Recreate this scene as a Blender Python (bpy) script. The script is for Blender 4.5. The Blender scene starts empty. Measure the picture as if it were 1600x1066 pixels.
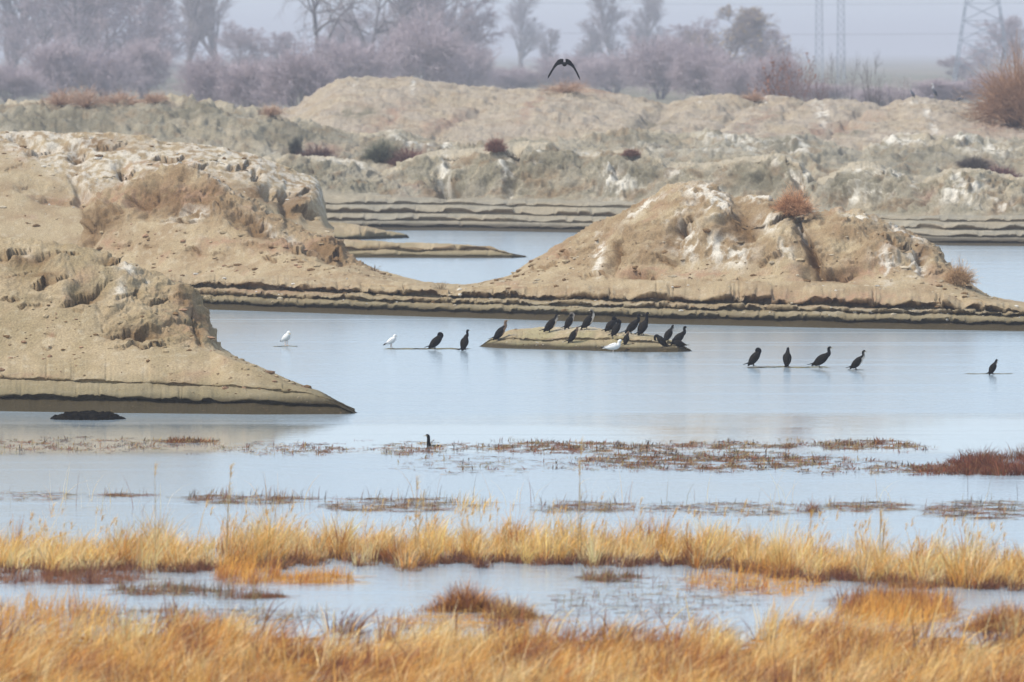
import bpy, math, random
import numpy as np

# ------------------------------------------------------------------ camera, sky, sun, exposure
SC = bpy.context.scene
COL = SC.collection
F, CH, YH = 12000.0, 10.76, 80.0          # focal length in 1600-px units, camera height, horizon row


def P(px, py, d):
    """point at distance d (m) seen at photo pixel px, py"""
    return ((px - 800.0) * d / F, d, CH - (py - YH) * d / F)


def DW(py, z=0.0):
    """distance at which a level z is seen at row py"""
    return F * (CH - z) / (py - YH)


cam = bpy.data.cameras.new('camera')
cam.sensor_width = 36.0
cam.lens = 36.0 * F / 1600.0
cam.shift_y = -(533.0 - YH) / 1600.0
cam.clip_start, cam.clip_end = 1.0, 40000.0
cam.dof.use_dof = True
cam.dof.focus_distance = 252.0
cam.dof.aperture_fstop = 2.3
co = bpy.data.objects.new('camera', cam)
co.location = (0, 0, CH)
co.rotation_euler = (math.radians(90), 0, 0)
COL.objects.link(co)
SC.camera = co

SUN_EL, SUN_AZ = math.radians(50), math.radians(248)     # azimuth clockwise from +Y: to the left, a little behind the camera
W = bpy.data.worlds.new('World')
SC.world = W
W.use_nodes = True
nt = W.node_tree
bg = nt.nodes['Background']
sky = nt.nodes.new('ShaderNodeTexSky')
sky.sky_type = 'NISHITA'
sky.sun_disc = False
sky.sun_elevation = SUN_EL
sky.sun_rotation = SUN_AZ
sky.air_density = 1.0
sky.dust_density = 1.0
sky.ozone_density = 1.5
veil = nt.nodes.new('ShaderNodeMix')                     # thin even overcast veil over the whole clear sky
veil.data_type = 'RGBA'
veil.inputs[0].default_value = 0.62
veil.inputs[7].default_value = (4.8, 5.7, 6.9, 1)
nt.links.new(sky.outputs[0], veil.inputs[6])
nt.links.new(veil.outputs[2], bg.inputs[0])
bg.inputs[1].default_value = 0.112

sl = bpy.data.lights.new('sun', 'SUN')
sl.energy = 2.8
sl.angle = math.radians(9)
sl.color = (1.0, 0.94, 0.84)
so = bpy.data.objects.new('sun', sl)
so.rotation_euler = (math.radians(90) - SUN_EL, 0, math.pi - SUN_AZ)
COL.objects.link(so)

SC.view_settings.view_transform = 'Standard'
SC.view_settings.look = 'None'
SC.view_settings.gamma = 1.0
SC.view_settings.exposure = 0.62
SC.cycles.use_denoising = True
SC.cycles.max_bounces = 6
SC.cycles.diffuse_bounces = 2
SC.cycles.glossy_bounces = 2
SC.cycles.volume_bounces = 1
SC.cycles.sample_clamp_indirect = 6.0
HAZE_DENSITY = 0.00020
HAZE_COLOR = (0.66, 0.675, 0.76)

rng = np.random.default_rng(7)
random.seed(7)

# ------------------------------------------------------------------ noise


def _hash(ix, iy, iz, seed):
    n = (ix.astype(np.uint32) * np.uint32(73856093)) ^ (iy.astype(np.uint32) * np.uint32(19349663)) ^ \
        (iz.astype(np.uint32) * np.uint32(83492791)) ^ np.uint32((seed * 2654435761) & 0xffffffff)
    n = (n ^ (n >> np.uint32(13))) * np.uint32(1274126177)
    n = (n ^ (n >> np.uint32(15))) * np.uint32(2246822519)
    return n ^ (n >> np.uint32(16))


def perlin(p, seed=0):
    q = np.floor(p).astype(np.int64)
    f = p - q
    q = q & 0xffffffff
    u = f * f * f * (f * (f * 6 - 15) + 10)
    res = 0
    for dx in (0, 1):
        wx = u[:, 0] if dx else 1 - u[:, 0]
        for dy in (0, 1):
            wy = u[:, 1] if dy else 1 - u[:, 1]
            for dz in (0, 1):
                wz = u[:, 2] if dz else 1 - u[:, 2]
                h = _hash((q[:, 0] + dx) & 0xffffffff, (q[:, 1] + dy) & 0xffffffff, (q[:, 2] + dz) & 0xffffffff, seed)
                a = (h & np.uint32(1023)) * (2 * np.pi / 1024)
                b = ((h >> np.uint32(10)) & np.uint32(1023)) / 511.5 - 1
                s = np.sqrt(np.maximum(0, 1 - b * b))
                g = np.cos(a) * s * (f[:, 0] - dx) + np.sin(a) * s * (f[:, 1] - dy) + b * (f[:, 2] - dz)
                res = res + g * wx * wy * wz
    return res * 1.5


def fbm(p, oct=4, seed=0, lac=2.03, gain=0.5):
    r, a, t = 0, 1.0, 0
    for i in range(oct):
        r = r + a * perlin(p * lac ** i + 17.3 * i, seed + i)
        t += a
        a *= gain
    return r / t


def ridged(p, oct=4, seed=0):
    r, a, t = 0, 1.0, 0
    for i in range(oct):
        r = r + a * (1 - np.abs(perlin(p * 2.1 ** i + 9.1 * i, seed + i)) * 2)
        t += a
        a *= 0.5
    return r / t


def worley(p, seed=0):
    """nearest and second nearest cell distance"""
    q = np.floor(p).astype(np.int64)
    f1 = np.full(len(p), 9.0)
    f2 = np.full(len(p), 9.0)
    for dx in (-1, 0, 1):
        for dy in (-1, 0, 1):
            for dz in (-1, 0, 1):
                c = q + np.array((dx, dy, dz))
                h = _hash(c[:, 0] & 0xffffffff, c[:, 1] & 0xffffffff, c[:, 2] & 0xffffffff, seed)
                o = np.stack([(h & np.uint32(255)), (h >> np.uint32(8)) & np.uint32(255), (h >> np.uint32(16)) & np.uint32(255)], 1) / 255.0
                d = np.sqrt(((c + o - p) ** 2).sum(1))
                m = d < f1
                f2 = np.where(m, f1, np.minimum(f2, d))
                f1 = np.where(m, d, f1)
    return f1, f2


def sst(a, b, x):
    t = np.clip((x - a) / (b - a), 0, 1)
    return t * t * (3 - 2 * t)


def mix(a, b, t):
    return a + (np.asarray(b) - a) * t[:, None]


# ------------------------------------------------------------------ mesh helpers

def mesh_from(name, verts, faces, colors=None, smooth=True, mat=None):
    """faces: (n,3) or (n,4) int array; colors: per-vertex linear rgb"""
    me = bpy.data.meshes.new(name)
    v = np.ascontiguousarray(verts, np.float32)
    fa = np.ascontiguousarray(faces, np.int32)
    n, k = fa.shape
    me.vertices.add(len(v))
    me.vertices.foreach_set('co', v.ravel())
    me.loops.add(n * k)
    me.loops.foreach_set('vertex_index', fa.ravel())
    me.polygons.add(n)
    me.polygons.foreach_set('loop_start', np.arange(0, n * k, k, dtype=np.int32))
    me.polygons.foreach_set('use_smooth', np.full(n, smooth))
    me.update(calc_edges=True)
    if colors is not None:
        ca = me.color_attributes.new('tint', 'FLOAT_COLOR', 'POINT')
        c4 = np.ones((len(v), 4), np.float32)
        c4[:, :3] = np.clip(colors, 0, 1)
        ca.data.foreach_set('color', c4.ravel())
    if mat:
        me.materials.append(mat)
    return me


def obj(name, me, parent=None, **props):
    o = bpy.data.objects.new(name, me)
    COL.objects.link(o)
    if parent:
        o.parent = parent
    for k, v in props.items():
        o[k] = v
    return o


def thing(name, loc, label, category, group=None, rotz=0.0, scale=1.0):
    o = bpy.data.objects.new(name, None)
    COL.objects.link(o)
    o.location = loc
    o.rotation_euler = (0, 0, rotz)
    o.scale = (scale,) * 3
    o['label'] = label
    o['category'] = category
    if group:
        o['group'] = group
    return o


def grid_faces(nu, nv):
    i = np.arange(nu - 1)[:, None] * nv + np.arange(nv - 1)[None, :]
    i = i.ravel()
    return np.stack([i, i + nv, i + nv + 1, i + 1], 1)


# ------------------------------------------------------------------ materials

def tint_material(name, rough=0.9, bump=0.0, bump_scale=8.0, vary=0.0, vary_scale=3.0, spec=0.2, sub=0.0, metal=0.0):
    m = bpy.data.materials.new(name)
    m.use_nodes = True
    t = m.node_tree
    b = t.nodes['Principled BSDF']
    b.inputs['Roughness'].default_value = rough
    b.inputs['Specular IOR Level'].default_value = spec
    b.inputs['Metallic'].default_value = metal
    a = t.nodes.new('ShaderNodeAttribute')
    a.attribute_name = 'tint'
    src = a.outputs['Color']
    g = t.nodes.new('ShaderNodeNewGeometry')
    if vary > 0:
        n = t.nodes.new('ShaderNodeTexNoise')
        n.inputs['Scale'].default_value = vary_scale
        n.inputs['Detail'].default_value = 6
        n.inputs['Roughness'].default_value = 0.65
        t.links.new(g.outputs['Position'], n.inputs['Vector'])
        mr = t.nodes.new('ShaderNodeMapRange')
        mr.inputs['From Min'].default_value = 0.3
        mr.inputs['From Max'].default_value = 0.7
        mr.inputs['To Min'].default_value = 1 - vary
        mr.inputs['To Max'].default_value = 1 + vary
        t.links.new(n.outputs['Fac'], mr.inputs['Value'])
        vm = t.nodes.new('ShaderNodeVectorMath')
        vm.operation = 'SCALE'
        t.links.new(src, vm.inputs[0])
        t.links.new(mr.outputs[0], vm.inputs['Scale'])
        src = vm.outputs[0]
    t.links.new(src, b.inputs['Base Color'])
    if bump > 0:
        n2 = t.nodes.new('ShaderNodeTexNoise')
        n2.inputs['Scale'].default_value = bump_scale
        n2.inputs['Detail'].default_value = 5
        n2.inputs['Roughness'].default_value = 0.7
        t.links.new(g.outputs['Position'], n2.inputs['Vector'])
        bp = t.nodes.new('ShaderNodeBump')
        bp.inputs['Strength'].default_value = 1.0
        bp.inputs['Distance'].default_value = bump
        t.links.new(n2.outputs['Fac'], bp.inputs['Height'])
        t.links.new(bp.outputs[0], b.inputs['Normal'])
    return m


M_SAND = tint_material('dry_sandy_soil', 0.95, bump=0.05, bump_scale=13.0, vary=0.30, vary_scale=17.0, spec=0.05)
M_FAR = tint_material('far_sandy_soil', 0.95, bump=0.06, bump_scale=6.0, vary=0.28, vary_scale=8.0, spec=0.05)


def speckle(m, scale, thr, col):
    """scattered dark crumbs and pits over the grain"""
    t = m.node_tree
    b = t.nodes['Principled BSDF']
    src = b.inputs['Base Color'].links[0].from_socket
    g = [n for n in t.nodes if n.type == 'NEW_GEOMETRY'][0]
    mp = t.nodes.new('ShaderNodeMapping')
    mp.inputs['Scale'].default_value = (1, 1, 2.0)
    t.links.new(g.outputs['Position'], mp.inputs['Vector'])
    n = t.nodes.new('ShaderNodeTexNoise')
    n.inputs['Scale'].default_value = scale
    n.inputs['Detail'].default_value = 4
    n.inputs['Roughness'].default_value = 0.75
    t.links.new(mp.outputs[0], n.inputs['Vector'])
    r = t.nodes.new('ShaderNodeMapRange')
    r.inputs['From Min'].default_value = thr
    r.inputs['From Max'].default_value = thr + 0.05
    r.inputs['To Max'].default_value = 0.7
    t.links.new(n.outputs['Fac'], r.inputs['Value'])
    x = t.nodes.new('ShaderNodeMix')
    x.data_type = 'RGBA'
    t.links.new(r.outputs[0], x.inputs[0])
    t.links.new(src, x.inputs[6])
    x.inputs[7].default_value = (*col, 1)
    t.links.new(x.outputs[2], b.inputs['Base Color'])


speckle(M_SAND, 4.5, 0.64, (0.17, 0.11, 0.06))
speckle(M_FAR, 1.6, 0.63, (0.15, 0.11, 0.075))
M_GRASS = tint_material('dry_grass', 0.7, spec=0.2)
_t = M_GRASS.node_tree
_b = _t.nodes['Principled BSDF']
_tr = _t.nodes.new('ShaderNodeBsdfTranslucent')
_t.links.new([n for n in _t.nodes if n.type == 'ATTRIBUTE'][0].outputs['Color'], _tr.inputs['Color'])
_mx = _t.nodes.new('ShaderNodeMixShader')
_mx.inputs[0].default_value = 0.35
_t.links.new(_b.outputs[0], _mx.inputs[1])
_t.links.new(_tr.outputs[0], _mx.inputs[2])
_t.links.new(_mx.outputs[0], [n for n in _t.nodes if n.type == 'OUTPUT_MATERIAL'][0].inputs['Surface'])
M_TWIG = tint_material('bark_and_twigs', 0.9, spec=0.1)
M_FEATHER = tint_material('feathers', 0.8, vary=0.15, vary_scale=40, spec=0.03)
M_HORN = tint_material('bill_and_legs', 0.5, spec=0.4)
M_PEAT = tint_material('black_peat', 1.0, bump=0.03, bump_scale=12, spec=0.0)
M_STEEL = tint_material('galvanised_steel', 0.6, spec=0.4)


def water_material():
    m = bpy.data.materials.new('lake_water')
    m.use_nodes = True
    t = m.node_tree
    b = t.nodes['Principled BSDF']
    b.inputs['Base Color'].default_value = (0.27, 0.325, 0.36, 1)
    b.inputs['IOR'].default_value = 1.333
    g = t.nodes.new('ShaderNodeNewGeometry')

    def noise(sx, sy, scale, detail=3, rough=0.55):
        mp = t.nodes.new('ShaderNodeMapping')
        mp.inputs['Scale'].default_value = (sx, sy, 1)
        t.links.new(g.outputs['Position'], mp.inputs['Vector'])
        n = t.nodes.new('ShaderNodeTexNoise')
        n.inputs['Scale'].default_value = scale
        n.inputs['Detail'].default_value = detail
        n.inputs['Roughness'].default_value = rough
        t.links.new(mp.outputs[0], n.inputs['Vector'])
        return n.outputs['Fac']

    def mth(op, a, bb=None):
        n = t.nodes.new('ShaderNodeMath')
        n.operation = op
        for i, x in enumerate((a, bb)):
            if x is None:
                continue
            if isinstance(x, (int, float)):
                n.inputs[i].default_value = x
            else:
                t.links.new(x, n.inputs[i])
        return n.outputs[0]

    def mrange(v, a, bb, c, d):
        n = t.nodes.new('ShaderNodeMapRange')
        n.interpolation_type = 'SMOOTHSTEP'
        for k, x in zip(('From Min', 'From Max', 'To Min', 'To Max'), (a, bb, c, d)):
            n.inputs[k].default_value = x
        t.links.new(v, n.inputs['Value'])
        return n.outputs[0]
    sep = t.nodes.new('ShaderNodeSeparateXYZ')
    t.links.new(g.outputs['Position'], sep.inputs[0])
    # wind: open water beyond the weed beds is rippled, the sheltered water in front of them lies calm
    wob = noise(0.03, 0.12, 1.0, 3)
    yy = mth('ADD', sep.outputs['Y'], mth('MULTIPLY', mth('SUBTRACT', wob, 0.5), 22.0))
    wind = mth('MAXIMUM', mrange(yy, 219.0, 230.0, 0.0, 1.0), mrange(sep.outputs['Y'], 203.0, 207.5, 0.9, 0.0))
    rough = mth('ADD', mth('MULTIPLY', wind, 0.12), 0.04)
    streak = noise(0.05, 0.9, 0.55, 4)
    rough = mth('ADD', rough, mth('MULTIPLY', mrange(streak, 0.5, 0.7, 0.0, 1.0), 0.07))
    t.links.new(rough, b.inputs['Roughness'])
    rip = noise(0.8, 1.6, 1.6, 4, 0.6)
    amp = mth('ADD', mth('MULTIPLY', wind, 0.022), 0.003)
    bp = t.nodes.new('ShaderNodeBump')
    bp.inputs['Strength'].default_value = 1.0
    t.links.new(amp, bp.inputs['Distance'])
    t.links.new(rip, bp.inputs['Height'])
    t.links.new(bp.outputs[0], b.inputs['Normal'])
    return m


M_WATER = water_material()

# ------------------------------------------------------------------ setting: ground and water


def build_ground():
    ys = np.concatenate([np.linspace(-60, 560, 40), np.linspace(580, 700, 8), np.geomspace(760, 24000, 46)])
    xs = np.linspace(-1, 1, 41)
    X = np.outer(np.maximum(120, ys * 0.12), xs)
    Y = np.repeat(ys[:, None], 41, 1)
    Z = np.where(Y < 500, -0.7, -0.7 + 1.1 * sst(500, 600, Y))
    Z = Z + np.where(Y > 640, fbm(np.stack([X.ravel() * 0.02, Y.ravel() * 0.006, 0 * X.ravel()], 1), 3, 5).reshape(X.shape) * 0.8, 0)
    v = np.stack([X, Y, Z], 2).reshape(-1, 3)
    n = fbm(v * 0.02, 4, 3)
    c = mix(np.tile((0.20, 0.17, 0.12), (len(v), 1)), (0.13, 0.13, 0.085), sst(-0.3, 0.3, n))
    me = mesh_from('ground', v, grid_faces(len(ys), 41)[:, ::-1], c, True, M_FAR)
    obj('ground', me, kind='structure')


build_ground()
me = mesh_from('water', [(-140, 60, 0), (140, 60, 0), (140, 560, 0), (-140, 560, 0)], np.array([[0, 1, 2, 3]]), None, False, M_WATER)
obj('water', me, kind='structure')

# ------------------------------------------------------------------ setting: eroded sand mounds and banks
SANDC = np.array((0.37, 0.288, 0.178))
SAND2 = np.array((0.295, 0.215, 0.128))
PALE = np.array((0.46, 0.385, 0.275))
EARTH_SHADE = np.array((0.17, 0.105, 0.052))  # soil brown, also painted as shade in undercuts and hollows
RUST = np.array((0.32, 0.20, 0.125))
WET = np.array((0.026, 0.019, 0.010))
OLIVE = np.array((0.20, 0.175, 0.098))
GUANO = np.array((0.68, 0.635, 0.55))
GREY = np.array((0.26, 0.232, 0.178))
GREYG = np.array((0.185, 0.165, 0.115))


def cv(pts, x):
    a = np.array(pts, float)
    return np.interp(x, a[:, 0], a[:, 1])


def smooth1(y, k):
    if k < 2:
        return y
    ker = np.hanning(k + 2)[1:-1]
    ker /= ker.sum()
    return np.convolve(np.pad(y, (k, k), mode='edge'), ker, 'same')[k:-k]


def terrain(name, x0, x1, nu, rows, back, width=None, seed=0, rough=None, feats=(), paint=None,
            mat=None, amp=1.0, freq=1.0, jag=0.0, clods=None, sm=9, inset=0.0, label='', category='', n1a=0.34, shear=0.0, ampfn=None, fk=1.0, lines=()):
    """Loft a landform: rows = (row curve in photo rows, depth step behind the waterline, subdivisions, tag), first row is the
    waterline; back = list of (depth step, height factor).  Everything is solved to metres before it is roughened."""
    px = np.linspace(x0, x1, nu)
    wd = np.ones(nu) if width is None else cv(width, px)
    P0 = cv(rows[0][0], px)
    P0 = smooth1(P0, sm)
    wob = perlin(np.stack([px * 0.012, px * 0, px * 0 + seed], 1), seed) * 1.2
    d0 = DW(P0, -0.12)
    D, Z, K = [d0], [np.full(nu, -0.12)], [np.zeros(nu)]
    D[0] = d0 + inset * wd
    prev = (D[0], D[0] * 0 + Z[0])
    tags = [0.0]
    for k, (curve, dd, n, tag) in enumerate(rows[1:]):
        py = smooth1(cv(curve, px), sm)
        if jag and tag in ('lip', 'under'):
            st_ = k if tag == 'under' else k - 1
            q = np.stack([px * 0.010, px * 0, px * 0 + seed + 5 * st_], 1)
            q2 = np.stack([px * 0.06, px * 0, px * 0 + seed + 5 * st_ + k], 1)
            py = py + fbm(q, 3, seed + 40) * jag + fbm(q2, 5, seed + 41, gain=0.65) * 0.8 * jag
            if tag == 'lip':
                op = sst(-0.30, 0.30, fbm(np.stack([px * 0.016, px * 0, px * 0 + seed + 9 * st_], 1), 4, seed + 42) + 0.08)
                brk = sst(-0.12, 0.02, fbm(np.stack([px * 0.05, px * 0, px * 0 + seed + 4 * st_], 1), 4, seed + 43) + 0.12)
                py = lastpy + (py - lastpy) * (0.10 + 1.15 * op * (0.25 + 0.75 * brk))
        lastpy = py
        d = d0 + dd * wd
        z = CH - (py - YH) * d / F
        for j in range(1, n + 1):
            t = j / n
            D.append(prev[0] + (d - prev[0]) * t)
            Z.append(prev[1] + (z - prev[1]) * t)
            tags.append(k + t)
        prev = (d, z)
    zc = prev[1]
    nfront = len(D)
    for dd, fz, n in back:
        d = d0 + dd * wd
        z = zc * fz if fz > 0 else np.full(nu, -0.3)
        for j in range(1, n + 1):
            t = j / n
            D.append(prev[0] + (d - prev[0]) * t)
            Z.append(prev[1] + (z - prev[1]) * t)
            tags.append(len(rows) + t)
        prev = (d, z)
    D, Z = np.array(D).T, np.array(Z).T            # nu, nv
    nv = D.shape[1]
    X = (px[:, None] - 800) * D / F
    G = np.stack([X, D, Z], 2)
    PX = np.repeat(px[:, None], nv, 1).ravel()
    PY = (YH + F * (CH - Z) / D).ravel()
    TG = np.repeat(np.array(tags)[None], nu, 0).ravel()
    # normals
    du = np.gradient(G, axis=0)
    dv = np.gradient(G, axis=1)
    N = np.cross(du, dv)
    N /= np.linalg.norm(N, axis=2, keepdims=True) + 1e-9
    N[N[..., 2] < -0.2] *= 1
    N = N.reshape(-1, 3)
    V = G.reshape(-1, 3).copy()
    p = V * freq + seed * 3.7
    R = rough(PX, PY, TG, V) if rough else np.ones(len(V))     # 0 smooth sand .. 1 broken cliff
    edge = sst(0.02, 0.35, V[:, 2])
    warp = np.stack([fbm(p * 0.8, 3, seed + 1), fbm(p * 0.8, 3, seed + 2), fbm(p * 0.8, 3, seed + 3)], 1)
    n1 = fbm(p * 0.45 + warp * 0.3, 3, seed + 4)
    psh = p + np.stack([p[:, 2] * shear, 0 * p[:, 2], 0 * p[:, 2]], 1)
    n2 = ridged(psh * np.array((0.75, 0.75, 0.42)) + warp * 0.9, 5, seed + 5)
    n3 = fbm(p * 4.0, 4, seed + 6)
    n4 = perlin(p * 11.0, seed + 16)
    f1, f2 = worley(p * np.array((1.1, 1.1, 1.5)) + warp * 1.4, seed + 7)
    crack = 1 - sst(0.0, 0.16, f2 - f1)
    g1, g2 = worley(p * np.array((2.3, 2.3, 3.0)) + warp * 1.5, seed + 8)
    gate1 = sst(-0.05, 0.25, fbm(p * 0.55, 3, seed + 30))
    gate2 = sst(-0.1, 0.3, fbm(p * 0.7, 3, seed + 31))
    lay = V[:, 2] * 1.7 * freq + fbm(p * np.array((0.4, 0.4, 0.15)), 4, seed + 9) * 1.8
    lay = lay - np.floor(lay)
    ledge = sst(0.0, 0.85, lay) * (1 - sst(0.90, 1.0, lay))
    disp = n1a * n1 + R * (0.40 * (n2 - 0.55) - 0.06 * crack * gate2 + 0.22 * (ledge - 0.4) * gate1 - 0.16 * sst(0.34, 0.1, g1) * gate2 + 0.022 * n4) + (0.012 + 0.055 * R) * n3
    disp = disp * amp * edge
    if ampfn is not None:
        disp = disp * ampfn(TG)
    # named hollows and bulges, warped
    for (cx, cy, rx, ry, ang, a) in feats:
        ca, sa = math.cos(math.radians(ang)), math.sin(math.radians(ang))
        ex = PX - cx + warp[:, 0] * rx * 0.7
        ey = PY - cy + warp[:, 2] * ry * 0.7
        u = (ex * ca + ey * sa) / rx
        w = (-ex * sa + ey * ca) / ry
        disp = disp + fk * a * np.exp(-(u * u + w * w) ** 1.5 * 1.5)
    # sharp broken ledges: proud above the line, cut back below it, with soil brown and shade painted into the cut
    LD = np.zeros(len(V))
    wig = fbm(np.stack([PX * 0.05, PY * 0.05, PX * 0 + seed], 1), 4, seed + 60) * 11 + fbm(np.stack([PX * 0.13, PY * 0.13, PX * 0 + seed], 1), 2, seed + 61) * 2.2
    for (xa, ya, xb, yb, a, dn_) in lines:
        L_ = math.hypot(xb - xa, yb - ya)
        ca, sa = (xb - xa) / L_, (yb - ya) / L_
        uu = ((PX - xa) * ca + (PY - ya) * sa) / L_
        vv = -(PX - xa) * sa + (PY - ya) * ca + wig
        en = sst(-0.12, 0.15, uu) * sst(1.12, 0.85, uu)
        disp = disp + 0.8 * a * en * (0.55 + 0.9 * gate2) * np.where(vv < 0, 0.5 * np.exp(np.minimum(vv, 0) / (1.5 * dn_)), -np.exp(-(np.maximum(vv, 0) / dn_) ** 2))
        LD = np.maximum(LD, en * (vv >= -0.5) * np.exp(-(np.maximum(vv, 0) / (1.1 * dn_)) ** 2))
    V = V + N * disp[:, None]
    V[:, 2] = np.where(G.reshape(-1, 3)[:, 2] < 0, G.reshape(-1, 3)[:, 2], np.maximum(V[:, 2], -0.02))
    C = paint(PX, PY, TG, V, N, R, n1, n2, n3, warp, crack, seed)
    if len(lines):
        C = mix(C, EARTH_SHADE * 1.2, 0.7 * LD * (0.4 + 0.6 * gate2))
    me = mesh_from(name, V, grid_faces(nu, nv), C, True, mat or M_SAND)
    o = obj(name, me, kind='structure')
    if label:
        o['label'] = label
        o['category'] = category
    if clods:
        ncl, msk, smin, smax, cc = clods
        w = msk(PX, PY, TG, V) * (TG < len(rows))
        w = np.maximum(w, 0)
        r = np.random.default_rng(seed + 99)
        idx = r.choice(len(V), ncl, p=w / w.sum())
        scatter_clods(o, V[idx] + N[idx] * 0.01, smin, smax, cc, r)
    PYn = YH + F * (CH - V[:, 2]) / V[:, 1]
    PXn = 800 + F * V[:, 0] / V[:, 1]
    fr = TG < len(rows) - 1 + 0.01
    return dict(obj=o, V=V[fr], px=PXn[fr], py=PYn[fr])


ICO_V, ICO_F = None, None


def ico():
    global ICO_V, ICO_F
    t = (1 + 5 ** 0.5) / 2
    v = np.array([(-1, t, 0), (1, t, 0), (-1, -t, 0), (1, -t, 0), (0, -1, t), (0, 1, t), (0, -1, -t), (0, 1, -t), (t, 0, -1), (t, 0, 1), (-t, 0, -1), (-t, 0, 1)], float)
    ICO_V = v / np.linalg.norm(v[0])
    ICO_F = np.array([(0, 11, 5), (0, 5, 1), (0, 1, 7), (0, 7, 10), (0, 10, 11), (1, 5, 9), (5, 11, 4), (11, 10, 2), (10, 7, 6), (7, 1, 8),
                      (3, 9, 4), (3, 4, 2), (3, 2, 6), (3, 6, 8), (3, 8, 9), (4, 9, 5), (2, 4, 11), (6, 2, 10), (8, 6, 7), (9, 8, 1)])


ico()


def scatter_clods(parent, pts, smin, smax, cols, r):
    n = len(pts)
    s = smin * (smax / smin) ** (r.random(n) ** 2.2)
    base = ICO_V[None] * (0.7 + 0.6 * r.random((n, 12, 1))) * s[:, None, None] * np.stack([0.9 + r.random(n) * 0.9, 0.7 + r.random(n) * 0.5, 0.45 + r.random(n) * 0.35], 1)[:, None, :]
    v = (base + pts[:, None, :]).reshape(-1, 3)
    f = (ICO_F[None] + 12 * np.arange(n)[:, None, None]).reshape(-1, 3)
    c = np.array(cols)[r.integers(0, len(cols), n)] * (0.75 + 0.5 * r.random((n, 1)))
    me = mesh_from('clods', v, f, np.repeat(c, 12, 0), False, M_SAND)
    obj('soil_clods', me, parent, kind='stuff')


def blob(PX, PY, cx, cy, rx, ry, warp=None, ang=0, w=0.6, fall=2.0):
    ca, sa = math.cos(math.radians(ang)), math.sin(math.radians(ang))
    ex, ey = PX - cx, PY - cy
    if warp is not None:
        ex = ex + warp[:, 0] * rx * w
        ey = ey + warp[:, 2] * ry * w
    u = (ex * ca + ey * sa) / rx
    v = (-ex * sa + ey * ca) / ry
    return np.exp(-(u * u + v * v) * fall)


def mound_paint(guano=(), rust=(), earth_shade=(), wet_z=0.42, under=(), gtop=None, cliff=0.55, tone=1.0, olive=0.0):
    def f(PX, PY, TG, V, N, R, n1, n2, n3, warp, crack, seed):
        k = len(V)
        q = V + seed
        a = fbm(q * 0.7, 4, seed + 20)
        b = fbm(q * 3.0, 4, seed + 21)
        c = mix(np.tile(SANDC, (k, 1)), SAND2, sst(-0.25, 0.35, a))
        c = mix(c, PALE, sst(0.05, 0.45, b) * 0.5)
        cl = R * cliff * sst(-0.25, 0.3, fbm(q * np.array((0.8, 0.8, 1.6)), 4, seed + 22) + 0.12)
        c = mix(c, EARTH_SHADE * 1.15, cl)
        c = mix(c, RUST, 0.5 * sst(0.18, 0.42, fbm(q * 0.5, 4, seed + 23)))
        for e in earth_shade:  # brown soil patches, mostly over hollows, with recess shade painted in
            c = mix(c, EARTH_SHADE, np.clip(blob(PX, PY, *e[:4], warp, e[4] if len(e) > 4 else 0) * 1.2 * sst(-0.5, 0.1, b + 0.25), 0, 0.9))
        for e in rust:
            c = mix(c, RUST, np.clip(blob(PX, PY, *e[:4], warp) * sst(-0.3, 0.15, b), 0, 0.8))
        if olive:
            c = mix(c, OLIVE * 1.6, olive * sst(-0.2, 0.3, a))
        # droppings: ragged white splashes and runs
        run = fbm(q * np.array((2.6, 2.6, 0.9)), 4, seed + 24)
        spl = fbm(q * 2.2, 5, seed + 25, gain=0.62)
        G = np.zeros(k)
        for e in guano:
            s = e[5] if len(e) > 5 else 1.0
            G = np.maximum(G, s * blob(PX, PY, *e[:4], warp, e[4] if len(e) > 4 else 0, fall=1.5))
        if gtop is not None:
            G = np.maximum(G, gtop(PX, PY))
        G = np.clip(G, 0, 1.2) * sst(-0.18, 0.20, 0.6 * run + 0.8 * spl)
        c = mix(c, GUANO, np.clip(G, 0, 0.75))
        for tg, s in under:  # undercut risers: damp soil with its shade put into the colour
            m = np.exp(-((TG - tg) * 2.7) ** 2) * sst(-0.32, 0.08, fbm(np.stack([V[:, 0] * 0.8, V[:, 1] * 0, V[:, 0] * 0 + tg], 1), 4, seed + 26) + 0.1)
            c = mix(c, EARTH_SHADE * 0.7, s * m)
        w = 1 - sst(0.55 * wet_z, wet_z, V[:, 2] + 0.06 * a)
        c = mix(c, OLIVE * 0.8, 0.6 * (1 - sst(0.8 * wet_z, 2.0 * wet_z, V[:, 2] + 0.1 * a)))
        c = mix(c, WET, 0.85 * w)
        return c * tone
    return f


# --- the bank the two middle mounds stand on
S_W = [(150, 484), (330, 489), (600, 498), (760, 503), (1000, 511), (1300, 518), (1600, 523), (1740, 525)]


def off(c, *dy):
    xs = [p[0] for p in c]
    return [(x, y + (np.interp(i / (len(xs) - 1), np.linspace(0, 1, len(dy)), dy))) for i, (x, y) in enumerate(c)]


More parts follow.
